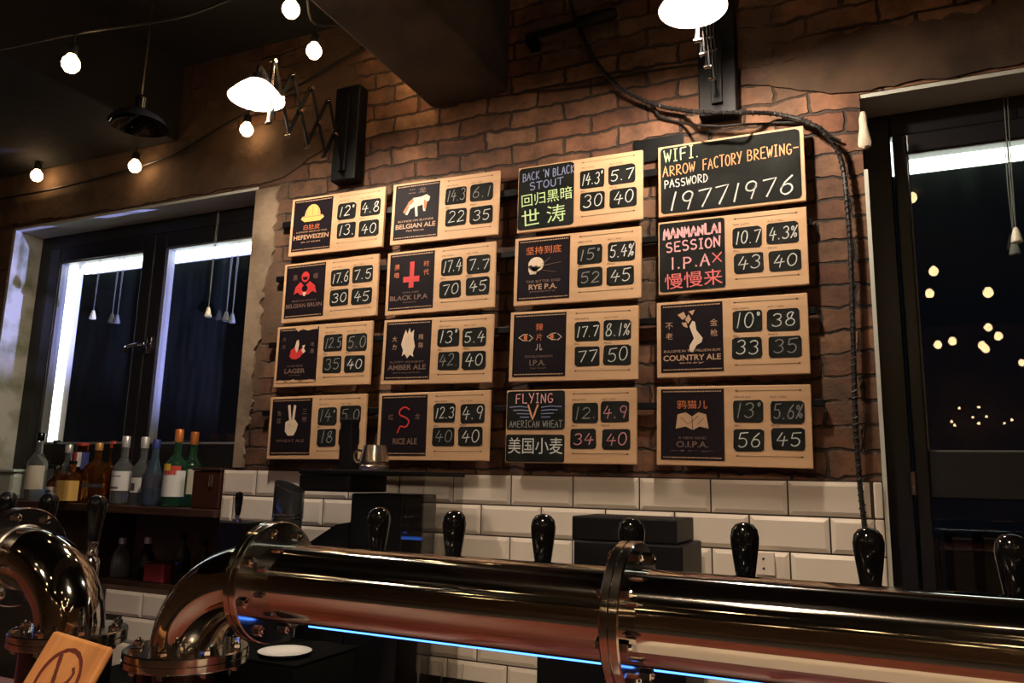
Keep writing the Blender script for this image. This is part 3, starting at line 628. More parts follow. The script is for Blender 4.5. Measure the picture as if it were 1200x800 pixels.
def menu_board(key, cx, zrel, rot, label, nums, style='printed', words_=(), pic=None, panel=None):
    q = random.Random(hash(key) % 1000 if False else sum(map(ord, key)))
    o = MB().box((-BW/2, 0, -BH/2), (BW/2, .011, BH/2), .0022).build('menu_board', M['board'], None, bp(cx, zrel))
    o.rotation_euler = (0, -rot, 0); tag(o, label, 'sign', 'beer menu boards on the brick wall')
    if style == 'printed':
        MB().box((U(.03), -.0009, V(.93)), (U(.455), .0005, V(.035))).build('label_panel', M['panel'], o)
        for b in (.035, .965):
            fz = MB(); x = .04
            while x < .96:
                w = q.uniform(.012, .03); fz.add([(LU(x), -.0014, LV(b-.008)), (LU(x+w), -.0014, LV(b-.008)), (LU(x+w), -.0014, LV(b+.008)), (LU(x), -.0014, LV(b+.008))], [(0, 1, 2, 3)]); x += w+.012
            fz.build('label_border', M['ptan'], o)
    else:
        p = MB()
        if style == 'chalk': rough_rect(p, .008, .465, .025, .965, -.0009, q, .006, .05)
        elif style == 'split': rough_rect(p, .006, .468, .012, .545, -.0009, q, .006, .08); rough_rect(p, .006, .468, .615, .985, -.0009, q, .006, .08)
        elif style == 'full': rough_rect(p, .018, .972, .03, .965, -.0009, q, .004, .06)
        p.build('chalk_panel', M['slate'], o)
    if pic: pic(o)
    for k, (mname, items) in enumerate(words_):
        for it in items:
            mb = MB(); it(mb)
            if mb.v: mb.build('lettering', M[mname], o)
    if nums:
        for row in range(2):
            for c in range(2):
                t, mk = nums[row*2+c]; u0, u1 = PX[c]; v0, v1 = PZ[row]
                du, dv = q.uniform(-.008, .008), q.uniform(-.012, .012)
                pb = MB(); rough_rect(pb, u0+du, u1+du, v0+dv, v1+dv, -.0009, q, .018, .16); po = pb.build('chalk_patch', M['slate'], o)
                if t:
                    nb = MB(); w = (u1-u0)*BW; h = (v1-v0)*BH; n = sum(NARROW.get(ch, 1)+.22 for ch in t)
                    ww = min(w*.86, n*h*.42)
                    chalk(nb, t, U((u0+u1)/2+du)-ww/2, V(v1+dv)+h*.2, ww, h*q.uniform(.54, .66), .0029, -.0016, 0.02, .12)
                    nb.build('chalk_number', M[mk], po)
        for c, (a, b) in enumerate((('ORIG. PLATO', 'ALC. / VOL.'), ('IBU', 'PRICE'))):
            vv = (.145, .495)[c]
            for s_, (u0, u1) in zip((a, b), PX): cp = MB(); write(cp, s_, U(u0+.01)+(.5*len(s_)*.0034), V(vv), h=.0052, y=-.0007, w=len(s_)*.0034+.006); cp.build('caption', M['ink'], o)
        for vv in (.065, .865):
            a = MB(); ribbon(a, [(U(.53), V(vv)), (U(.94), V(vv))], .0012, -.0007)
            for u_, s_ in ((.525, 1), (.945, -1)): a.add([(U(u_), -.0007, V(vv)), (U(u_)+s_*.006, -.0007, V(vv)+.003), (U(u_)+s_*.006, -.0007, V(vv)-.003)], [(0, 1, 2)])
            a.build('rule_arrow', M['ink'], o)
    return o
T = lambda s, a, b, w=None, h=None, bold=0.0: (lambda mb: write(mb, s, LU(a), LV(b), w=w*LW if w else None, h=h*LH if h else None, y=-.0017, bold=bold))
def CK(s, u, v, w, h, lw=.0032, slope=0.0, lean=.0): return lambda mb: chalk(mb, s, U(u), V(v), w*BW, h*BH, lw, -.0016, slope, lean)
def CT(s, u, v, w=None, h=None, bold=0.0, rot=0.0): return lambda mb: write(mb, s, U(u), V(v), w=w*BW if w else None, h=h*BH if h else None, y=-.0016, bold=bold, rot=rot)
c, d, p = 'chalk', 'chalkd', 'chalkp'
R_ = math.radians
menu_board('hefe', -1.7097, .9112, R_(-.56), 'HEFEWEIZEN menu board with a golden helmet shape', [('12°', c), ('4.8', c), ('13.', c), ('40', c)], pic=pic_helmet,
    words_=[('porange', [T('白肚皮', .5, .545, .42, .10, .012)]), ('ptan', [T('A SMOOTH GRAIN OF WILD', .5, .635, .80, .03), T('HEFEWEIZEN', .5, .735, .90, .085, .02), T('ale of wheat', .5, .83, .5, .03)])])
menu_board('belg', -1.264, .9063, R_(-.89), 'BELGIAN ALE menu board with a cream and orange dog-like animal', [('14.3', d), ('6.1', d), ('22', c), ('35', c)], pic=pic_dog,
    words_=[('pdim', [T('二 龙', .5, .13, .40, .10, .012)]), ('ptan', [T('BLONDE ON BLONDE', .5, .67, .80, .035), T('BELGIAN ALE', .5, .765, .90, .085, .02), T('Pale Blonde', .5, .85, .4, .03)])])
menu_board('brui', -1.7212, .6628, R_(.41), 'menu board with a red hooded figure priced at 45', [('17.6', c), ('7.5', c), ('30', c), ('45', c)], pic=pic_red,
    words_=[('pdim', [T('黑', .24, .24, h=.10), T('帽', .76, .24, h=.10), T('BROWN', .5, .685, .6, .03), T('BELGIAN BRUIN', .5, .775, .92, .075, .01)])])
menu_board('bipa', -1.271, .660, R_(.05), 'BLACK I.P.A menu board with a red upside-down cross', [('17.4', c), ('7.7', c), ('70', c), ('45', c)], pic=pic_cross,
    words_=[('porange', [T('黑', .17, .24, h=.10, bold=.012), T('暗', .17, .38, h=.10, bold=.012), T('时', .83, .22, h=.10, bold=.012), T('代', .83, .37, h=.10, bold=.012)]), ('pdim', [T('DARK AGES', .5, .70, .36, .03), T('BLACK I.P.A', .46, .79, .84, .085, .02), T('bitter', .5, .87, .3, .025)])])
menu_board('lagr', -1.733, .4258, R_(0), 'LAGER menu board with a torn label and red bird', [('12.5', d), ('5.0', d), ('35', d), ('40', c)], pic=pic_bird,
    words_=[('pdim', [T('大', .14, .20, h=.08), T('京', .14, .34, h=.08), T('啤', .86, .32, h=.08), T('酒', .86, .44, h=.08), T('CHINESE', .46, .70, .4, .03), T('LAGER', .46, .79, .52, .085, .02), T('crisp', .46, .87, .3, .025)])])
menu_board('ambr', -1.2724, .4197, R_(-.73), 'AMBER ALE menu board with a cream many-fingered hand', [('13°', c), ('5.4', c), ('42.', d), ('40', c)], pic=pic_hand,
    words_=[('ptan', [T('大', .20, .30, h=.09), T('力', .20, .44, h=.09), T('拇', .78, .28, h=.09), T('指', .78, .42, h=.09)]), ('pdim', [T('SLEEPY MONKEY', .5, .70, .76, .035), T('AMBER ALE', .5, .79, .84, .085, .02), T('smooth', .5, .88, .6, .025)])])
menu_board('peac', -1.7396, .1709, R_(.46), 'menu board with a cream two-finger hand sign, partly behind a black stand', [('14°', d), ('5.0', d), ('18', d), ('40', d)], pic=pic_peace,
    words_=[('pdim', [T('兔', .19, .26, h=.09), T('耳', .19, .40, h=.09), T('三', .83, .24, h=.09), T('明', .83, .38, h=.09), T('WHEAT ALE', .5, .75, .7, .05)])])
menu_board('redl', -1.2751, .1716, R_(.19), 'menu board with a red S-shaped figure behind the steel jug', [('12.3', c), ('4.9', c), ('40', d), ('40', c)], pic=pic_snake,
    words_=[('pdim', [T('红', .22, .36, h=.09), T('龙', .80, .36, h=.09), T('RICE ALE', .55, .765, .52, .10, .02)])])
menu_board('stou', -.7812, .8979, R_(-.22), 'STOUT menu board with green handwritten Chinese chalk', [('14.3°', c), ('5.7', c), ('30', c), ('40', c)], 'chalk',
    words_=[('chalkb', [CK("BACK 'N BLACK", .04, .22, .43, .12, .003, .04), CK('STOUT', .10, .37, .28, .11, .0032, .05)]),
            ('chalkg', [CT('回归黑暗', .245, .50, .42, .19, .0, .06), CT('世 涛', .22, .78, .36, .26, .0, .06)])])
menu_board('ryep', -.7878, .6565, R_(-.57), 'RYE P.A. menu board with a cream skull', [('15°', d), ('5.4%', c), ('52', d), ('45', c)], pic=pic_skull,
    words_=[('porange', [T('坚持到底', .5, .19, .68, .13, .015)]), ('pdim', [T('THE BITTER END', .5, .70, .66, .04, .01), T('peppery', .5, .87, .5, .025)]), ('ptan', [T('RYE P.A.', .5, .79, .54, .085, .02)])])
menu_board('ddip', -.7979, .4142, R_(-.81), 'I.P.A. menu board with two staring eyes and an orange column of characters', [('17.7', c), ('8.1%', c), ('77', c), ('50', c)], pic=pic_eyes,
    words_=[('porange', [T('辣', .5, .22, h=.12, bold=.02), T('片', .5, .38, h=.11, bold=.02)]), ('pcream', [T('儿', .5, .54, h=.10, bold=.01)]), ('pdim', [T('DOUBLE DRAGON', .5, .685, .52, .035), T('I.P.A.', .48, .785, .30, .09, .01), T('big hops', .5, .87, .3, .025)])])
wing = lambda mb: [ribbon(mb, [(U(.235+s_*.05), V(.24+k*.045)), (U(.235+s_*(.12)), V(.225+k*.05)), (U(.235+s_*(.205-k*.03)), V(.235+k*.045))], .0028, -.0015) for s_ in (-1, 1) for k in range(4)]
menu_board('flyv', -.804, .1676, R_(-.23), 'FLYING V menu board with chalk wings and Chinese chalk below', [('12.', d), ('4.9', p), ('34', p), ('40', p)], 'split',
    words_=[('chalkb', [wing]), ('chalkd', [CK('AMERICAN WHEAT', .03, .515, .42, .09, .0024)]), ('chalkk', [CK('FLYING', .075, .18, .30, .13, .003, .0)]), ('chalko', [CK('V', .175, .40, .085, .19, .0055)]), ('chalk', [CT('美国小麦', .24, .765, .43, .22)])])
o = menu_board('wifi', -.3195, .8953, R_(-.17), 'black chalkboard with the WIFI name and password', None, 'full',
    words_=[('chalkg', [CK('WIFI.', .045, .235, .25, .17, .0034, .03)]), ('chalko', [CK('ARROW', .035, .44, .23, .14, .0032, .05), CK('FACTORY', .32, .415, .27, .15, .0032, .04), CK('BREWING-', .625, .38, .34, .145, .0032, .04)]),
            ('chalk', [CK('PASSWORD', .045, .605, .31, .11, .003, .04)]), ('chalk', [CK('19771976', .07, .93, .85, .24, .0042, .03, .16)])])
menu_board('mani', -.3215, .6572, R_(-.28), 'MANMANLAI SESSION I.P.A. menu board in pink chalk', [('10.7', c), ('4.3%', c), ('43', c), ('40', c)], 'chalk',
    words_=[('chalkk', [CK('MANMANLAi', .040, .245, .40, .13, .0062, .03), CK('SESSION', .055, .43, .38, .13, .0044, .03), CK('i.P.A', .09, .665, .27, .15, .0046, .03)]), ('chalkr', [CK('X', .375, .62, .07, .12, .0035), CT('慢慢来', .245, .82, .40, .21, .015, .03)])])
menu_board('cntr', -.3288, .4127, R_(-.21), 'COUNTRY ALE menu board with a cream map-like shape', [('10°', c), ('38', c), ('33', c), ('35', d)], pic=pic_country,
    words_=[('ptan', [T('不', .14, .32, h=.10), T('老', .14, .47, h=.10), T('金', .86, .30, h=.10), T('枪', .86, .45, h=.10), T('BULLSEYE IN THE MILLION-SUN', .5, .695, .9, .035), T('COUNTRY ALE', .5, .795, .92, .085, .02), T('easy', .5, .875, .4, .025)])])
menu_board('oipa', -.3316, .1644, R_(-.72), 'O.I.P.A. menu board with a tan open book', [('13°', d), ('5.6%', d), ('56', c), ('45', c)], pic=pic_book,
    words_=[('porange', [T('鸦猫儿', .5, .22, .48, .12, .012)]), ('pdim', [T('A NEW KIND', .5, .69, .44, .035), T('O.I.P.A.', .5, .78, .50, .085, .01), T('dry', .5, .87, .7, .02)])])
# black steel rails the boards hang on
def rail(x0, x1, z, label, h=.020):
    o = MB().box((x0, -.030, z-h/2), (x1, -.012, z+h/2), .002).build('hanging_rail', M['post']); tag(o, label, 'rail', 'rails behind the menu boards')
    b = MB()
    for x in (x0+.05, (x0+x1)/2, x1-.09): b.lathe([(.006, 0), (.006, .014)], (x, -.013, z), 'Y', 8)
    b.build('spacer', M['post'], o)
rail(-1.93, -.105, CAMZ+.935*BK, 'black rail carrying the top row of menu boards', .024)
rail(-1.94, -.10, CAMZ+.725*BK, 'black rail carrying the second row of menu boards')
rail(-1.95, -.10, CAMZ+.475*BK, 'black rail carrying the third row of menu boards')
rail(-1.955, -.09, CAMZ+.225*BK, 'black rail carrying the lowest row of menu boards')
_a, _b = at(741, 192, Y=-.02), at(800, 152, Y=-.02)
pb = MB().box((_a.x, -.009, _a.z+.004), (_b.x, -.002, _b.z-.006), .002).build('wall_patch', M['post']); tag(pb, 'flat black patch on the bricks between the STOUT and WIFI boards', 'plate')  # thin black rectangle set flat on the bricks

# ------------------------------------------------------------------ bar counter and back counter
bc = MB().box((-4.2, -1.78, .955), (2.6, -.98, 1.0), .008)
o = bc.build('bar_counter', M['redwood']); tag(o, 'red wooden bar counter carrying the steel beer towers', 'counter')
MB().box((-4.1, -1.45, 0), (2.5, -1.06, .954)).build('counter_front', M['darkwood'], o)
o = MB().box((-2.13, -.62, .84), (0.0, -.014, .872), .005).build('back_counter', M['soot']); tag(o, 'black back counter under the tiled splashback', 'counter')
MB().box((-2.12, -.58, 0), (-.01, -.012, .839)).build('cabinet_body', M['darkwood'], o)
o = MB().box((-.36, -1.50, 1.0005), (.72, -1.27, 1.003), .001).build('bar_mat', M['paper']); tag(o, 'cream runner on the bar mirrored in the steel pipe', 'mat')

# ------------------------------------------------------------------ steel beer towers
TA = -.0236; AZ = CAMZ-.1675; AY = -1.176; PR = .06
TAPD = .128
def tower(x0, x1, mids, label, led):
    """horizontal pipe from x0 to x1 with an elbow, flanges and a column at each end"""
    t = empty('beer_tower', (0, AY, 1.0), TA); tag(t, label, 'beer tower', 'steel beer towers on the bar')
    H = AZ-1.0
    MB().lathe([(PR, x0), (PR, x1)], (0, 0, H), 'X', 64).build('pipe', M['pipe'], t)
    def bolts(par, c, ax, R, n, a0=0.0, sides=(1,), th=.013):
        for k in range(n):
            a = a0+2*PI*k/n; b = MB()
            if ax == 'X': P = Vector((0, R*math.cos(a), R*math.sin(a))); D = Vector((1, 0, 0))
            else: P = Vector((R*math.cos(a), R*math.sin(a), 0)); D = Vector((0, 0, 1))
            P = Vector(c)+P
            L = th+.010
            b.lathe([(.0042, -L), (.0042, L), (.003, L+.002)], P, seg=8, direction=D)
            for s_ in sides: b.lathe([(.0085, 0), (.0085, .007), (.0065, .0085)], P+D*s_*th*(1 if s_ > 0 else 1), seg=6, direction=D*s_)
            b.build('bolt', M['chrome'], par)
    def flange(c, ax, name='flange', R=.095, n=8, a0=.3):
        th = .0125
        prof = [(PR, -th), (R-.002, -th), (R, -th+.002), (R, -.0015), (R-.003, -.0005), (R-.003, .0005), (R, .0015), (R, th-.002), (R-.002, th), (PR, th)]
        f = MB().lathe(prof, c, ax, 48, caps=False).build(name, M['flange'], t)
        bolts(f, c, ax, R-.016, n, a0, (1, -1), th); return f
    flange((x0-.006, 0, H), 'X'); flange((x1+.006, 0, H), 'X')
    for xm in mids: flange((xm, 0, H), 'X')
    EB = .163; EZ = .118
    for xe, s_ in ((x0-.018, -1), (x1+.018, 1)):
        pts = [(xe+s_*EB*math.sin(PI/2*k/20), 0, H-EZ+EZ*math.cos(PI/2*k/20)) for k in range(21)]
        e = MB().tube([(xe-s_*.002, 0, H)]+pts+[(xe+s_*EB, 0, H-EZ-.012)], PR-.001, 48).build('elbow', M['steel'], t)
        w = MB(); w.lathe([(PR-.001, -.003), (PR+.0022, -.001), (PR+.0022, .001), (PR-.001, .003)], (xe+s_*.004, 0, H), 'X', 48, False).build('weld_ring', M['satin'], t)
        cx = xe+s_*EB
        flange((cx, 0, H-EZ-.014), 'Z', R=.100, a0=.39)
        MB().lathe([(.078, .012), (.078, H-EZ-.03)], (cx, 0, 0), 'Z', 40).build('column', M['black'], t)
        MB().lathe([(.098, 0), (.098, .008), (.082, .016)], (cx, 0, 0.0005), 'Z', 40).build('base_plate', M['satin'], t)
    for a, b in led:
        MB().box((a, .010, H-PR-.0065), (b, .020, H-PR+.0015), .0015).build('light_strip', M['blueled'], t)
    return t
tower(-.885, .95, (-.288,), 'long polished steel beer tower pipe running across the bar, with blue light strip', ((-.82, -.31), (-.262, .12)))
tower(-3.00, -1.550, (), 'second steel beer tower, its elbow curving down behind the wooden plaque', ((-2.9, -1.60),))

# beer taps on the far side of the pipes
def make_tap():
    t = empty('beer_tap', (0, 0, 0))
    h = MB().lathe([(.0095, 0), (.0105, .004), (.0125, .02), (.0165, .048), (.0192, .068), (.0196, .077), (.0175, .087), (.012, .0935), (.005, .096), (.001, .0965)], (0, 0, .045), seg=28)
    h.build('handle', M['black'], t)
    f = MB().lathe([(.008, .012), (.011, .016), (.011, .024), (.0085, .028), (.0085, .036), (.0105, .039), (.0105, .0455)], seg=20); tag(f.build('ferrule', M['chrome'], t), 'chrome ferrule')
    b = MB().lathe([(.014, -.03), (.017, -.024), (.017, .006), (.013, .013)], seg=24)
    b.lathe([(.011, 0), (.011, TAPD-PR-.006)], (0, -.005, -.008), seg=16, direction=(0, -1, 0)); b.build('tap_body', M['chrome'], t)
    s = MB().tube(spline([(0, 0, -.02), (0, .010, -.035), (0, .016, -.05), (0, .018, -.062), (0, .018, -.075)], 5), [.011]*10+[.0095]*8+[.0085]*3, 14); s.build('spout', M['chrome'], t)
    return t
tap0 = make_tap(); first = True
def tap(px, py, label):
    global first
    y = AY+TAPD
    for _ in range(3): p = at(px, py, Y=y); y = AY+p.x*math.tan(TA)+TAPD
    p = at(px, py, Y=y); o = tap0 if first else copy_tree(tap0); first = False
    o.location = (p.x, y, CAMZ-.048-.1415); tag(o, label, 'beer tap', 'black-handled beer taps'); return o
tap(533, 596, 'black-handled beer tap in front of the tiles right of the black machine')
tap(445, 592, 'black-handled beer tap lost against the tall black machine')
tap(637, 600, 'black-handled beer tap next to the low black box, on its tile side')
tap(740, 612, 'black-handled beer tap in front of the low black box')
tap(872, 612, 'black-handled beer tap below the O.I.P.A. board, by the wall socket')
tap(1017, 625, 'black-handled beer tap at the tiled corner where the twisted cable ends')
tap(1185, 630, 'black-handled beer tap in front of the dark door')
tap(116, 576, 'black-handled beer tap behind the elbow of the second tower, before the bottles')
tap(59, 577, 'black-handled beer tap before the amber bottles, second from the elbow')
tap(10, 578, 'black-handled beer tap before the pale tub, at the edge of the picture')

# wooden plaque leaning on the elbow of the second tower
PRT = Matrix.Rotation(R_(2), 4, 'Z') @ Matrix.Rotation(R_(-27), 4, 'X') @ Matrix.Rotation(R_(6), 4, 'Y')
pt = at(98.5, 749, Y=-1.268); PL = (pt.z-1.006)/math.cos(R_(27))
po = MB().box((-.070, -.006, .066-PL), (.070, .006, .066), .008).build('wooden_plaque', M['plaque'])
po.matrix_world = Matrix.Translation(pt-(PRT.to_3x3() @ Vector((0, 0, .066)))) @ PRT
tag(po, 'small wooden plaque with a burnt circle emblem, propped before the steel elbow', 'plaque')
e = MB(); y = -.0066
ribbon(e, [(.043*math.cos(R_(a)), -.004+.050*math.sin(R_(a))) for a in range(0, 361, 10)], .0072, y)
ribbon(e, [(p.x, p.z) for p in spline([(-.020, 0, .034), (-.012, 0, .012), (-.004, 0, -.012), (.000, 0, -.034), (.002, 0, -.055)], 5)], .008, y)
ribbon(e, [(p.x, p.z) for p in spline([(-.026, 0, -.020), (-.016, 0, -.012), (.004, 0, -.008), (.020, 0, -.001), (.026, 0, .014), (.020, 0, .022)], 5)], .006, y)
e.build('burnt_emblem', M['brand'], po)

# ------------------------------------------------------------------ things on the back counter
YB = -.30
def q2(px, py, Y): return at(px, py, Y=Y)
mx0, mx1, mx2, mx3 = q2(350, 548, YB).x, q2(409, 570, YB).x, q2(470, 600, YB).x, q2(497, 560, YB).x
ZT = q2(420, 553, YB).z
ma = empty('drinks_machine', ((mx0+mx3)/2, YB, .872)); tag(ma, 'tall black machine with a smoked acrylic hood, carrying the steel jug', 'machine')
cx = (mx0+mx3)/2; tz = ZT-.872
MB().box((mx0-cx, 0, tz-.008), (mx3-cx, .245, tz+.006), .003).build('top_plate', M['blackm'], ma)
MB().box((mx0-cx+.002, .002, tz-.058), (mx1-cx, .20, tz-.0085), .006).build('head', M['blackm'], ma)
MB().box((mx1-cx+.001, .012, .002), (mx2-cx, .20, tz-.060), .006).build('column', M['blackm'], ma)
hd = MB()
hd.box((mx1-cx+.002, .002, tz-.058), (mx3-cx-.002, .006, tz-.0085)); hd.box((mx2-cx+.002, .002, .01), (mx3-cx-.002, .006, tz-.060)); hd.box((mx3-cx-.005, .008, .01), (mx3-cx-.001, .235, tz-.009))
hd.build('acrylic_hood', M['smoke'], ma)
MB().prism([(mx0-cx+.02, .25), (mx1-cx-.002, .25), (mx1-cx-.002, q2(408, 612, YB).z-.872), (mx1-cx-.05, q2(395, 615, YB).z-.872), (mx0-cx+.03, q2(365, 640, YB).z-.872)], .015, .17).build('drip_tray', M['blackm'], ma)
MB().box((mx0-cx+.01, .015, .0), (mx1-cx-.003, .2, .248), .01).build('base', M['blackm'], ma)
# black stand next to the steel jug
p = q2(405, 500, YB+.06)
o = MB().box((-.034, 0, 0), (.010, .04, .155), .004).build('card_stand', M['blackm'], None, (p.x+.01, YB+.065, ZT+.006)); tag(o, 'black upright stand on the machine, beside the steel jug', 'stand')
# jug
YJ = YB+.045; pj = q2(438, 548, YJ)
j = MB().lathe([(.042, 0), (.043, .003), (.043, .012), (.0395, .016), (.0395, .022), (.043, .026), (.042, .034), (.034, .070), (.0335, .073), (.030, .073), (.028, .070)], seg=36).build('steel_jug', M['satin'], None, (pj.x, YJ, ZT+.006))
tag(j, 'small upturned steel jug standing on top of the black machine', 'jug')
MB().tube(spline([(-.036, -.006, .055), (-.056, -.008, .058), (-.066, -.008, .042), (-.058, -.008, .024), (-.042, -.006, .022)], 5), .004, 8).build('handle', M['satin'], j)
# low black box in front of the tiles
a, b, c2, d2 = q2(670, 604, YB), q2(793, 608, YB), q2(674, 632, YB), q2(801, 633, YB)
bx = empty('till_printer', ((a.x+b.x)/2, YB, .872)); tag(bx, 'low two-tiered matt black box in front of the tiles', 'printer')
xx = (a.x+b.x)/2; zt = a.z-.872; zm = c2.z-.872
MB().box((a.x-xx, 0, zm), (b.x-xx, .2, zt), .004).build('upper_housing', M['blackm'], bx)
MB().box((c2.x-xx, -.012, .31), (d2.x-xx, .22, zm-.001), .004).build('lower_housing', M['blackm'], bx)
MB().box((a.x-xx-.09, .0, 0), (d2.x-xx, .22, .309), .006).build('base_cabinet', M['blackm'], bx)
# small black-handled tap far behind, on a black block
YS = -.32; ps = q2(278, 611, YS)
st = empty('small_tap', (ps.x, YS, ps.z)); tag(st, 'small far black-handled tap on a dark block before the tiles', 'tap')
MB().lathe([(.006, .018), (.009, .03), (.0125, .07), (.011, .085), (.003, .09)], seg=16).build('handle', M['black'], st)
MB().lathe([(.014, 0), (.014, .008), (.008, .012), (.008, .019)], seg=16).build('ferrule', M['chrome'], st)
MB().box((-.055, -.02, .872-ps.z), (.05, .09, -.0005), .004).build('tap_block', M['blackm'], st)
# white plate and glasses low behind the pipe
sp_ = q2(330, 767, -.50)
o = MB().box((-.22, -.07, 0), (.10, .193, sp_.z-.8805), .006).build('storage_box', M['soot'], None, (sp_.x, -.50, .8725)); tag(o, 'dull black box on the back counter, under the white saucer', 'box')
MB().box((-.222, -.072, sp_.z-.880), (.102, .195, sp_.z-.8731), .003).build('lid', M['soot'], o)
o = MB().lathe([(.040, 0), (.044, .002), (.066, .010), (.068, .012), (.064, .0125), (.042, .005), (.001, .004)], seg=40).build('saucer', M['white'], None, (sp_.x+.01, -.50, sp_.z)); tag(o, 'white saucer low behind the pipe, on a dull black box', 'saucer')
# tall dark canister with a slanted mouth
YC = -.352; pcup = q2(337, 606, YC); zr_ = pcup.z-sp_.z-.033; zt_ = q2(337, 570, YC).z-sp_.z-.033
cn = MB().lathe([(.038, -.0325), (.040, 0), (.0425, zr_-.006), (.0438, zr_), (.0438, zt_), (.0415, zt_), (.0405, zr_-.01), (.001, zr_-.012)], seg=36, caps=False)
cn.v = [(x, y, z-.42*x if z > zr_+.01 else z) for x, y, z in cn.v]
cn.f.append(tuple(range(36))[::-1]); cn.sm.append(False); cn.mi.append(0)
o = cn.build('dark_canister', M['smokedp'], None, (pcup.x, YC, sp_.z+.033)); tag(o, 'tall dark canister with a slanted mouth behind the steel flange', 'canister')
for dz in (-.004, .006): MB().lathe([(.0434, dz), (.0456, dz+.0012), (.0456, dz+.0028), (.0434, dz+.004)], (0, 0, zr_), seg=36, caps=False).build('ring', M['chrome'], o)
def tumbler(px, Y, label, r=.036, h=.12):
    p_ = q2(px, 770, Y)
    g = MB().lathe([(r*.8, 0), (r*.82, .003), (r, h), (r-.002, h), (r*.78, .008), (.001, .008)], seg=28, caps=False).build('beer_glass', M['pane_plain'], None, (p_.x, Y, .8725)); tag(g, label, 'glass', 'beer glasses on the back counter'); return g
tumbler(505, -.34, 'empty beer glass under the pipe, next to the dark machine base'); tumbler(530, -.28, 'empty beer glass under the pipe, before the low tiles', .032, .10)
tumbler(627, -.42, 'empty beer glass under the pipe, next to the black base cabinet', .038, .10)
# wall socket
psk = at(897, 660, Y=-.014)
o = MB().box((-.024, -.006, -.030), (.024, .0, .030), .003).build('wall_socket', M['tile'], None, (psk.x, -.0135, psk.z)); tag(o, 'cream wall socket on the tiles behind the tap', 'socket')
MB().lathe([(.003, 0), (.003, .0012)], (-.004, -.006, .012), seg=8, direction=(0, -1, 0)).lathe([(.003, 0), (.003, .0012)], (-.004, -.006, -.012), seg=8, direction=(0, -1, 0)).build('socket_hole', M['black'], o)

# ------------------------------------------------------------------ liquor shelf and bottles
SZ = 1.327
sh = MB().box((LX0+.014, -.03, SZ-.03), (XL-.004, .296, SZ), .004).build('liquor_shelf', M['darkwood']); tag(sh, 'dark wooden shelf along the window sill, carrying the liquor bottles', 'shelf')
MB().box((LX0+.016, .052, 1.021), (XL-.006, .295, 1.04)).build('lower_shelf', M['darkwood'], sh)
for x in (LX0+.03, -2.82, XL-.03): MB().box((x-.012, .055, 1.041), (x+.012, .29, SZ-.031)).build('divider', M['darkwood'], sh)
def gmat(n, col, dark=False): return mat(n, col, 0.05, trans=0.92, ior=1.48)
G = dict(clear=gmat('clear_bottle', (.80, .88, .86)), green=gmat('green_bottle', (.12, .42, .22)), amber=gmat('amber_spirit', (.50, .17, .03)), brown=gmat('brown_bottle', (.16, .05, .02)),
         blue=gmat('blue_bottle', (.35, .55, .75)), smoke=gmat('dark_bottle', (.10, .11, .10)))
CP = dict(black=M['black'], silver=mat('silver_cap', (.72, .72, .70), .3, .6), gold=mat('gold_cap', (.62, .36, .12), .35, .5), red=mat('red_cap', (.42, .05, .035), .4), blue=mat('blue_cap', (.03, .05, .22), .35), orange=mat('orange_foil', (.60, .20, .05), .35, .4))
LB = dict(cream=mat('cream_label', (.66, .62, .48), .6), white=mat('white_label', (.72, .72, .68), .6), yellow=mat('yellow_label', (.66, .42, .11), .6), dark=mat('dark_label', (.05, .05, .07), .5), lred=mat('red_label_patch', (.50, .05, .04), .6), lyel=mat('yellow_label_patch', (.75, .48, .06), .6), lblue=mat('blue_label_patch', (.05, .07, .28), .6))
def bottle(px, Y, top_py, r, glass, cap, label, lab=None, shape='round', capl=.035, tilt=0, neckr=.0135, ztop=None):
    p_ = at(px, top_py, Y=Y); Hh = p_.z-SZ
    o = empty('liquor_bottle', (p_.x, Y, SZ+.0005)); tag(o, label, 'bottle', 'liquor bottles on the window shelf')
    nk = Hh-capl
    if shape == 'square':
        prof = [(r*.9, 0), (r, .006), (r, nk*.66), (r*.9, nk*.72), (neckr*1.2, nk*.80), (neckr, nk*.84), (neckr, nk)]; seg = 24
        b = MB().lathe(prof, seg=24)
        v2 = []
        for x, y, z in b.v:
            l = math.hypot(x, y)
            if z < nk*.78 and l > neckr:
                a = math.atan2(y, x); k_ = 1/max(abs(math.cos(a)), abs(math.sin(a))); k_ = min(k_, 1.28); v2.append((x*k_*.92, y*k_*.92, z))
            else: v2.append((x, y, z))
        b.v = v2
    elif shape == 'slope': b = MB().lathe([(r*.85, 0), (r*.97, .006), (r, .02), (r, nk*.42), (r*.92, nk*.52), (r*.55, nk*.74), (neckr, nk*.86), (neckr, nk)], seg=28)
    else: b = MB().lathe([(r*.88, 0), (r, .006), (r, nk*.60), (r*.93, nk*.66), (r*.6, nk*.74), (neckr*1.1, nk*.80), (neckr, nk*.84), (neckr, nk)], seg=28)
    b.build('glass_body', G[glass], o)
    MB().lathe([(neckr+.0015, nk), (neckr+.002, nk+.002), (neckr+.002, Hh-.003), (neckr, Hh)], seg=18).build('cap', CP[cap], o)
    if lab:
        for (mname, f0, f1, a0, a1) in lab:
            k_ = 1.30 if shape == 'square' else 1.0
            vs, fs = [], []
            for i in range(13):
                a = math.radians(a0+(a1-a0)*i/12)
                rr_ = r*1.015
                if shape == 'square': rr_ = r*.925*min(1/max(abs(math.cos(a)), abs(math.sin(a))), 1.28)*1.02
                for zz in (nk*f0, nk*f1): vs.append((rr_*math.cos(a), rr_*math.sin(a), zz))
            for i in range(12): fs.append((2*i, 2*i+2, 2*i+3, 2*i+1))
            MB().add(vs, fs, True).build('label', LB[mname], o)
    return o
F0, F1 = -150, 10      # labels face the bar
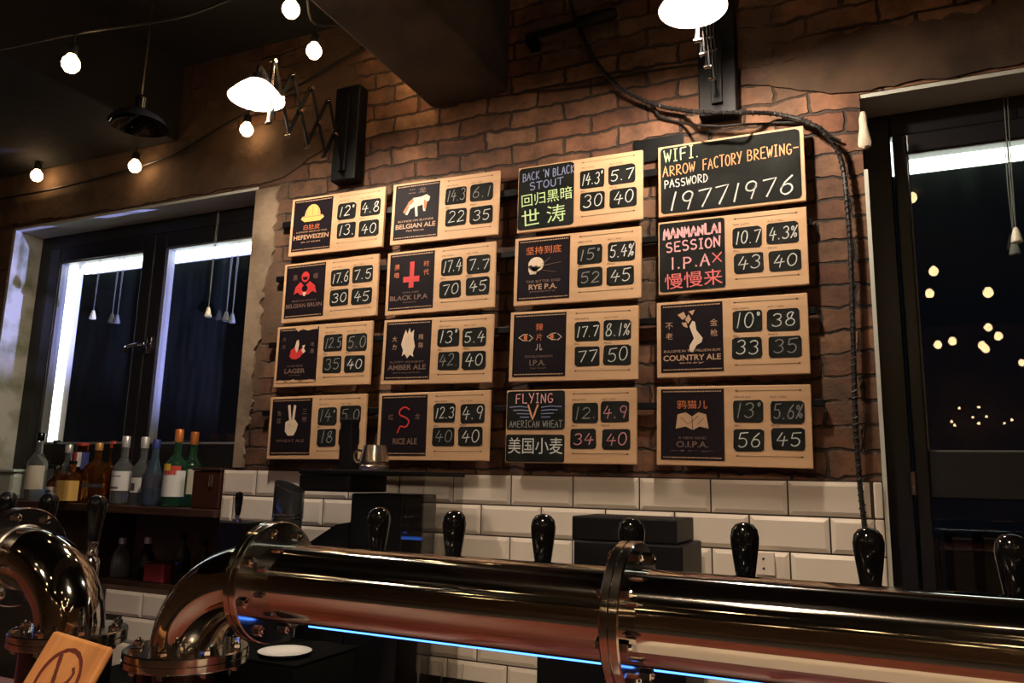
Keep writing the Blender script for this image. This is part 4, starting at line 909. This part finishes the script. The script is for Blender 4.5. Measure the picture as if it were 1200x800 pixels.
bottle(49, .05, 507, .040, 'clear', 'black', 'tall clear bottle with a black cap and cream label beside the pale tub', [('cream', .18, .58, F0, F1)])
bottle(67, .14, 516, .034, 'smoke', 'black', 'dark bottle with a black cap and slanted black label, behind the round-label bottle', [('dark', .2, .6, F0, F1)])
bottle(82, .10, 521, .036, 'clear', 'silver', 'clear bottle with a silver cap behind the yellow-labelled bottle', [('white', .25, .5, F0, F1)])
bottle(68, -.005, 545, .034, 'brown', 'black', 'small brown bottle with a round-marked cream label at the front of the shelf', [('cream', .10, .48, F0, F1), ('dark', .18, .38, -105, -60)], capl=.02)
bottle(86, -.005, 540, .043, 'amber', 'black', 'squat amber bottle with a yellow label at the front of the shelf', [('yellow', .05, .58, F0, F1)], 'square', capl=.015)
bottle(98, .08, 519, .034, 'brown', 'red', 'bottle with a red, white and blue neck label behind the yellow-labelled bottle', [('lred', .50, .88, -150, -70), ('white', .62, .88, -70, -40), ('lblue', .58, .88, -40, 10)], 'slope', neckr=.024, capl=.012)
bottle(117, .045, 519, .042, 'amber', 'gold', 'amber square bottle with a gold stopper', [('dark', .30, .36, F0, F1)], 'square', capl=.03)
bottle(134, .135, 517, .032, 'amber', 'red', 'amber bottle with a dark red cap beside the white-capped bottle', None, capl=.03)
bottle(149, .03, 511, .040, 'clear', 'silver', 'clear bottle with a tall white cap and a white label', [('white', .24, .58, F0, F1), ('dark', .27, .31, -140, -60), ('dark', .48, .50, -140, -50)], capl=.045)
bottle(171, .05, 512, .038, 'clear', 'silver', 'clear bottle with a white cap, beside the blue-capped bottle', [('white', .22, .48, F0, -40), ('dark', .25, .38, -110, -75)], capl=.045)
bottle(184, .02, 515, .038, 'blue', 'blue', 'pale blue bottle with a dark blue cap and dark label', [('dark', .30, .55, F0, F1)], 'slope', capl=.035)
bottle(211, .02, 503, .043, 'green', 'orange', 'green bottle with orange foil and a white label topped in yellow and red', [('white', .16, .56, F0, F1), ('lyel', .56, .66, -150, -70), ('lred', .49, .56, -110, -40), ('lred', .56, .63, -70, -20), ('dark', .42, .54, -150, -120)], capl=.05)
bottle(229, .10, 506, .040, 'green', 'orange', 'green bottle with orange foil standing behind the white-labelled green bottle', [('cream', .2, .6, F0, F1)], capl=.05)
# dark lidded box at the end of the shelf
a = at(223, 588, Y=-.01); b = at(262, 548, Y=-.01)
bo = MB().box((a.x, -.01, SZ+.0005), (min(b.x, XL-.008), .13, b.z-.012), .005).build('lidded_box', mat('dark_lacquer', (.05, .016, .012), .2, coat=.4)); tag(bo, 'dark brown lacquered box at the end of the bottle shelf', 'box')
MB().box((a.x-.003, -.014, b.z-.0115), (min(b.x, XL-.008)+.003, .134, b.z), .003).build('lid', M['darkwood'], bo)
MB().box((min(b.x, XL)-.055, -.017, b.z-.070), (min(b.x, XL)-.040, -.0105, b.z-.025), .002).build('clasp', M['chrome'], bo)
# pale plastic tub
p_ = at(2, 584, Y=.03)
tb = MB(); tb.box((-3.45, -.015, SZ+.0005), (-3.285, .10, SZ+.115), .02)
tb = tb.build('plastic_tub', mat('cloudy_plastic', (.60, .66, .55), .35, trans=.25)); tag(tb, 'pale cloudy plastic tub at the window end of the shelf', 'tub')
MB().box((-3.457, -.022, SZ+.1155), (-3.278, .107, SZ+.128), .004).build('lid', mat('tub_lid', (.55, .68, .60), .35), tb)
# dim bottles on the lower shelf
for px, gl, cp_, hh, lb_ in ((118, 'clear', 'silver', .18, 'dim clear bottle on the lower shelf, nearest the second tower elbow'), (141, 'clear', 'silver', .15, 'dim short clear bottle on the lower shelf'), (171, 'smoke', 'silver', .16, 'dim dark bottle on the lower shelf with a silver cap'), (212, 'smoke', 'black', .19, 'dim dark bottle on the lower shelf with a black cap'), (238, 'brown', 'black', .17, 'dim brown bottle on the lower shelf, closest to the tiles')):
    p_ = at(px, 660, Y=.12)
    o = empty('liquor_bottle', (p_.x, .12, 1.0405)); tag(o, lb_, 'bottle', 'dim bottles on the lower shelf')
    MB().lathe([(.032, 0), (.035, .006), (.035, hh*.55), (.014, hh*.75), (.0125, hh*.85)], seg=20).build('glass_body', G[gl], o); MB().lathe([(.0145, hh*.85+.0002), (.0145, hh)], seg=14).build('cap', CP[cp_], o)
p_ = at(190, 675, Y=.10); o = MB().box((-.05, 0, 0), (.05, .09, .07), .006).build('carton', mat('red_carton', (.22, .02, .03), .5), None, (p_.x+.03, .055, 1.0405)); 
o.location = (p_.x, .055-.02, 1.0405); o.location.y = .054; tag(o, 'dark red carton on the lower shelf', 'carton')
MB().box((-.051, -.001, .0705), (.051, .091, .075)).build('lid', M['darkwood'], o)

# crates behind the lower door glass
for k, (px, lb_) in enumerate(((1088, 'dark crate behind the lower door glass, nearest the tiles'), (1127, 'dark crate behind the lower door glass with a reflection painted as its pale rim'), (1164, 'dark crate behind the lower door glass, behind the last tap'))):
    p_ = at(px, 628, Y=.42)
    o = MB().box((-.028, 0, 0), (.028, .25, .30), .006).build('storage_crate', M['frame'], None, (p_.x, .42, p_.z-.30)); tag(o, lb_, 'crate', 'dark crates outside the door')
    if k: MB().box((-.025, -.004, .290), (.025, 0, .296)).build('glint', M['bead'], o)  # pale bars painting the reflections in the lower door glass
    MB().box((-.027, .002, -(p_.z-.30)), (.027, .25, -.001)).build('stand', M['blackm'], o)

# ------------------------------------------------------------------ scissor-arm wall lamps
def wall_lamp(xc, w, z0, z1, lampy, lampz, label, r):
    o = empty('scissor_wall_lamp', (xc, 0, z0)); tag(o, label, 'lamp', 'scissor-arm lamps on the brick wall')
    pm = MB().box((-w/2, -.055, 0), (w/2, -.001, z1-z0), .004); pm.build('wall_post', M['post'], o)
    sl = MB().box((-.016, -.066, .03), (.016, -.056, z1-z0-.03), .002).build('slide_rail', M['post'], o)
    # folding lattice from the post out to the lamp, in a vertical plane
    ym = -.066; ye = lampy+.06; n = 4; st = (ye-ym)/n; zc = lampz-z0+.05; ht = .105
    for k in range(n):
        for s_ in (-1, 1):
            a_ = (s_*.0045, ym+st*k, zc-s_*ht); b_ = (s_*.0045, ym+st*(k+1), zc+s_*ht)
            MB().bar(a_, b_, .004, .013, (0, 0, 1)).build('lattice_bar', M['post'], o)
        for (yy, zz) in ((ym+st*(k+.5), zc), (ym+st*(k+1), zc+ht), (ym+st*(k+1), zc-ht)):
            MB().lathe([(.006, -.010), (.006, .010)], (0, yy, zz), 'X', 10).build('rivet', M['chrome'], o)
    MB().tube([(0, ye, zc+ht*.98), (0, ye, zc-ht*.98)], .006, 10).build('end_rod', M['satin'], o)
    MB().tube(spline([(0, ye, zc), (0, ye-.02, zc+.035), (0, lampy-.0, zc+.055), (0, lampy, zc+.02)], 5), .006, 10).build('lamp_arm', M['post'], o)
    L = lampz-z0
    MB().lathe([(.019, .035), (.021, .040), (.021, .075), (.012, .082)], (0, lampy, L), seg=20).build('socket', M['post'], o)
    prof = [(.020, .052), (.034, .050), (r*.62, .034), (r*.92, .008), (r, .0)]
    sh_ = MB().lathe(prof, (0, lampy, L), seg=40, caps=False); sh_.build('lamp_shade', M['opal'], o)
    MB().tube([(r*math.cos(2*PI*k/40), lampy+r*math.sin(2*PI*k/40), L-.001) for k in range(40)], .0022, 6, closed=True).build('shade_rim', M['enamel'], o)
    MB().lathe([(.001, -.018), (.016, -.014), (.026, .0), (.028, .010), (.022, .024), (.013, .034)], (0, lampy, L), seg=20).build('bulb', M['lampbulb'], o)
    return o
YLA = -.50
pl_ = at(295, 116, Y=YLA)
wall_lamp(-1.652, .105, 2.495, 2.855, YLA, pl_.z, 'scissor-arm wall lamp with a glowing white shade beside the double window', .084)
pl_.x
YRA = -.40
pr_ = at(815, 9, Y=YRA)
wall_lamp(-.338, .108, 2.505, 2.93, YRA, pr_.z, 'scissor-arm wall lamp with a glowing white shade above the WIFI board', .084)

# ------------------------------------------------------------------ string bulbs
def make_bulb():
    o = empty('string_bulb', (0, 0, 0))
    MB().lathe([(.001, -.026), (.014, -.022), (.023, -.010), (.025, 0), (.022, .012), (.013, .024), (.011, .028)], seg=20).build('bulb', M['bulb'], o)
    MB().lathe([(.013, .0282), (.0145, .031), (.0145, .056), (.008, .062)], seg=14).build('socket', M['blackm'], o)
    MB().tube([(0, 0, .06), (.001, 0, .09)], .003, 6).build('cord', M['cable'], o)
    return o
sb0 = make_bulb(); fb = [True]
def sbulb(p, label):
    o = sb0 if fb[0] else copy_tree(sb0); fb[0] = False
    o.location = p; tag(o, label, 'bulb', 'bare string bulbs'); return o
YW = -.075
for px, py, Y, lb_ in ((43, 206, YW, 'bare glowing string bulb low on the wall at the picture edge, above the double window'), (158, 195, YW, 'bare glowing string bulb under the dark soffit, above the double window'),
                       (289, 152, YW, 'bare glowing string bulb directly below the scissor lamp shade'), (368, 60, -.36, 'bare glowing string bulb above the lattice arm, between lamp and beam'),
                       (341, 11, -.62, 'highest bare glowing string bulb, near the dark ceiling beam'), (83, 75, -.85, 'bare glowing string bulb alone against the dark ceiling')):
    sbulb(at(px, py, Y=Y), lb_)
sbulb((-1.385, -.10, 2.86), 'bare glowing string bulb tucked behind the ceiling beam, lighting the bricks beside it')
# cables
def cable(name, pts, r, label, coil=False):
    P = spline(pts, 6); o = MB().tube(P, r, 8).build(name, M['cable']); tag(o, label, 'cable')
    if coil:
        H = []; L = 0
        for i in range(len(P)-1):
            a_, b_ = P[i], P[i+1]; t = (b_-a_); ln = t.length; t.normalize(); n_ = Vector((0, -1, 0)); n_ = (n_-t*n_.dot(t)).normalized(); bb = t.cross(n_)
            m_ = max(2, int(ln/.004))
            for q_ in range(m_):
                ph = (L+ln*q_/m_)/.017*2*PI; H.append(a_+t*(ln*q_/m_)+(n_*math.cos(ph)+bb*math.sin(ph))*(r+.0006))
            L += ln
        MB().tube(H, .0024, 6).build('wrapping', M['cable'], o)
    return o
cable('string_cable', [at(x, y, Y=-.035) for x, y in ((432, 55), (405, 67), (350, 100), (272, 141), (203, 181), (137, 203), (60, 222), (0, 233), (-60, 245))], .005, 'dark cable of the string bulbs sagging along the wall above the double window')
ov = [at(440, 20, Y=-.1)]+[at(x, y, Y=Y)+Vector((0, 0, .0945)) for x, y, Y in ((368, 60, -.36), (341, 11, -.62), (83, 75, -.85))]+[at(-60, 70, Y=-.9)]; ov.insert(3, ov[2].lerp(ov[3], .5)-Vector((0, 0, .03)))
cable('string_cable', ov, .004, 'dark cable of the string bulbs crossing below the ceiling')
cable('twisted_cable', [at(x, y, Y=-.075 if 800 < x < 885 else -.055 if 940 < x < 975 else -.03) for x, y in ((666, -40), (668, 0), (680, 35), (700, 75), (730, 105), (770, 123), (800, 129), (820, 131), (842, 132), (870, 132), (905, 133), (935, 139), (950, 145), (966, 155), (985, 185), (992, 230), (997, 300), (1000, 400), (1003, 500), (1008, 570), (1014, 625), (1020, 690))], .0062, 'thick twisted black cable looping from the ceiling down to the last tap by the door', True)
cable('thin_cable', [at(x, y, Y=-.090 if 806 < x < 880 else -.012) for x, y in ((765, 118), (773, 136), (800, 144), (822, 147), (845, 148), (870, 146), (893, 145), (933, 144), (963, 152), (975, 160), (985, 165))], .004, 'thin black cable along the bricks just above the WIFI board')
cable('thin_cable', [at(x, y, Y=-.012) for x, y in ((612, 107), (650, 105), (700, 98), (722, 90), (745, 85), (780, 80), (812, 76), (840, 75))], .0032, 'thin black cable crossing the bricks between the beam and the lamp post')
a, b = at(618, 43, Y=-.07), at(722, 15, Y=-.07)
o = MB().tube([a, a.lerp(b, .55)], .010, 12).build('wall_conduit', M['post']); tag(o, 'dark conduit stub on the bricks beside the ceiling beam', 'conduit')
MB().tube([a.lerp(b, .56), a.lerp(b, .62), a.lerp(b, .95), b], [.012, .020, .020, .014], 14).build('gland', M['post'], o)
MB().box((a.x-.012, -.062, a.z-.02), (a.x+.02, -.001, a.z+.02), .004).build('bracket', M['post'], o)

# unlit pendant under the dark soffit
YP = -.62; pp = at(162, 147, Y=YP)
o = empty('pendant_lamp', (pp.x, YP, pp.z)); tag(o, 'unlit dark dish pendant hanging under the dark soffit', 'lamp')
MB().lathe([(.012, .055), (.03, .05), (.075, .022), (.088, .0), (.086, .0), (.073, .019), (.029, .046), (.012, .05)], seg=32, caps=False).build('lamp_shade', M['black'], o)
MB().tube([(0, 0, .05), (0, 0, (2.812 if pp.x < -2.56 else CEIL)-pp.z)], .004, 8).build('hanging_rod', M['satin'], o)
MB().lathe([(.016, .05), (.018, .09), (.01, .10)], seg=16).build('socket', M['black'], o)

# ------------------------------------------------------------------ the guests' side: string bulbs and pendants that light the bar and are mirrored in steel and glass
def mirrored(px, py, Yr, gy=GY):
    """where a bulb hangs in the room when the window pane mirrors it at this place"""
    d_ = fw*FPX + rt*(px-600) - up*(py-400); t = (gy-CAMP.y)/d_.y; g = CAMP+d_*t; d2_ = Vector((d_.x, -d_.y, d_.z)); t2 = (Yr-gy)/d2_.y
    return g+d2_*t2
LBR = 'bare glowing string bulb mirrored in the door glass'
for px, py, Yr in ((1068, 232, -2.35), (1094, 318, -3.5), (1158, 343, -3.3), (1074, 390, -4.6), (1099, 404, -4.7), (1116, 400, -4.7), (1151, 405, -4.8), (1155, 409, -4.9), (1170, 394, -4.6)):
    o = sbulb(mirrored(px, py, Yr), LBR); o.scale = (1.25, 1.25, 1.25)
for px, py in ((1124, 478), (1147, 477), (1115, 494), (1119, 498), (1140, 489), (1147, 496), (1156, 488), (1177, 496), (1186, 492)):
    o = sbulb(mirrored(px, py, -6.3), LBR); o.scale = (.5, .5, .5)
for row, (y0, zz) in enumerate(((-2.75, 2.62), (-3.6, 2.55), (-5.0, 2.5))):
    for k in range(6):
        x = -3.4+.95*k+.4*row; sbulb((x, y0-.1*math.sin(k), zz-.12*math.sin(PI*((k*.5) % 1))), 'bare glowing string bulb over the guests, mirrored in the steel pipes')
def pendant(x, y, z, label):
    o = empty('pendant_lamp', (x, y, z)); tag(o, label, 'lamp', 'lit pendants over the guests')
    MB().lathe([(.03, .17), (.05, .165), (.12, .075), (.14, 0), (.137, 0), (.117, .072), (.048, .16), (.03, .165)], seg=32, caps=False).build('lamp_shade', M['enamel'], o)
    MB().lathe([(.001, .055), (.022, .065), (.028, .083), (.02, .105), (.013, .12)], seg=18).build('bulb', M['roombulb'], o)
    MB().lathe([(.016, .121), (.018, .17), (.01, .18)], seg=16).build('socket', M['black'], o)
    MB().tube([(0, 0, .17), (0, 0, CEIL-z)], .004, 8).build('cord', M['cable'], o)
pendant(-.30, -1.95, 2.45, 'lit pendant over the guests nearest the bar, mirrored in the steel')
pendant(-2.2, -3.1, 2.45, 'unseen pendant further from the bar, on the window side, added to brighten the steel')  # unseen lamp added for brighter streaks along the pipe
pendant(1.5, -3.1, 2.45, 'unseen pendant further from the bar, on the door side, added to brighten the steel')  # added like the one before, also lifting the low tiles
# ------------------------------------------------------------------ end
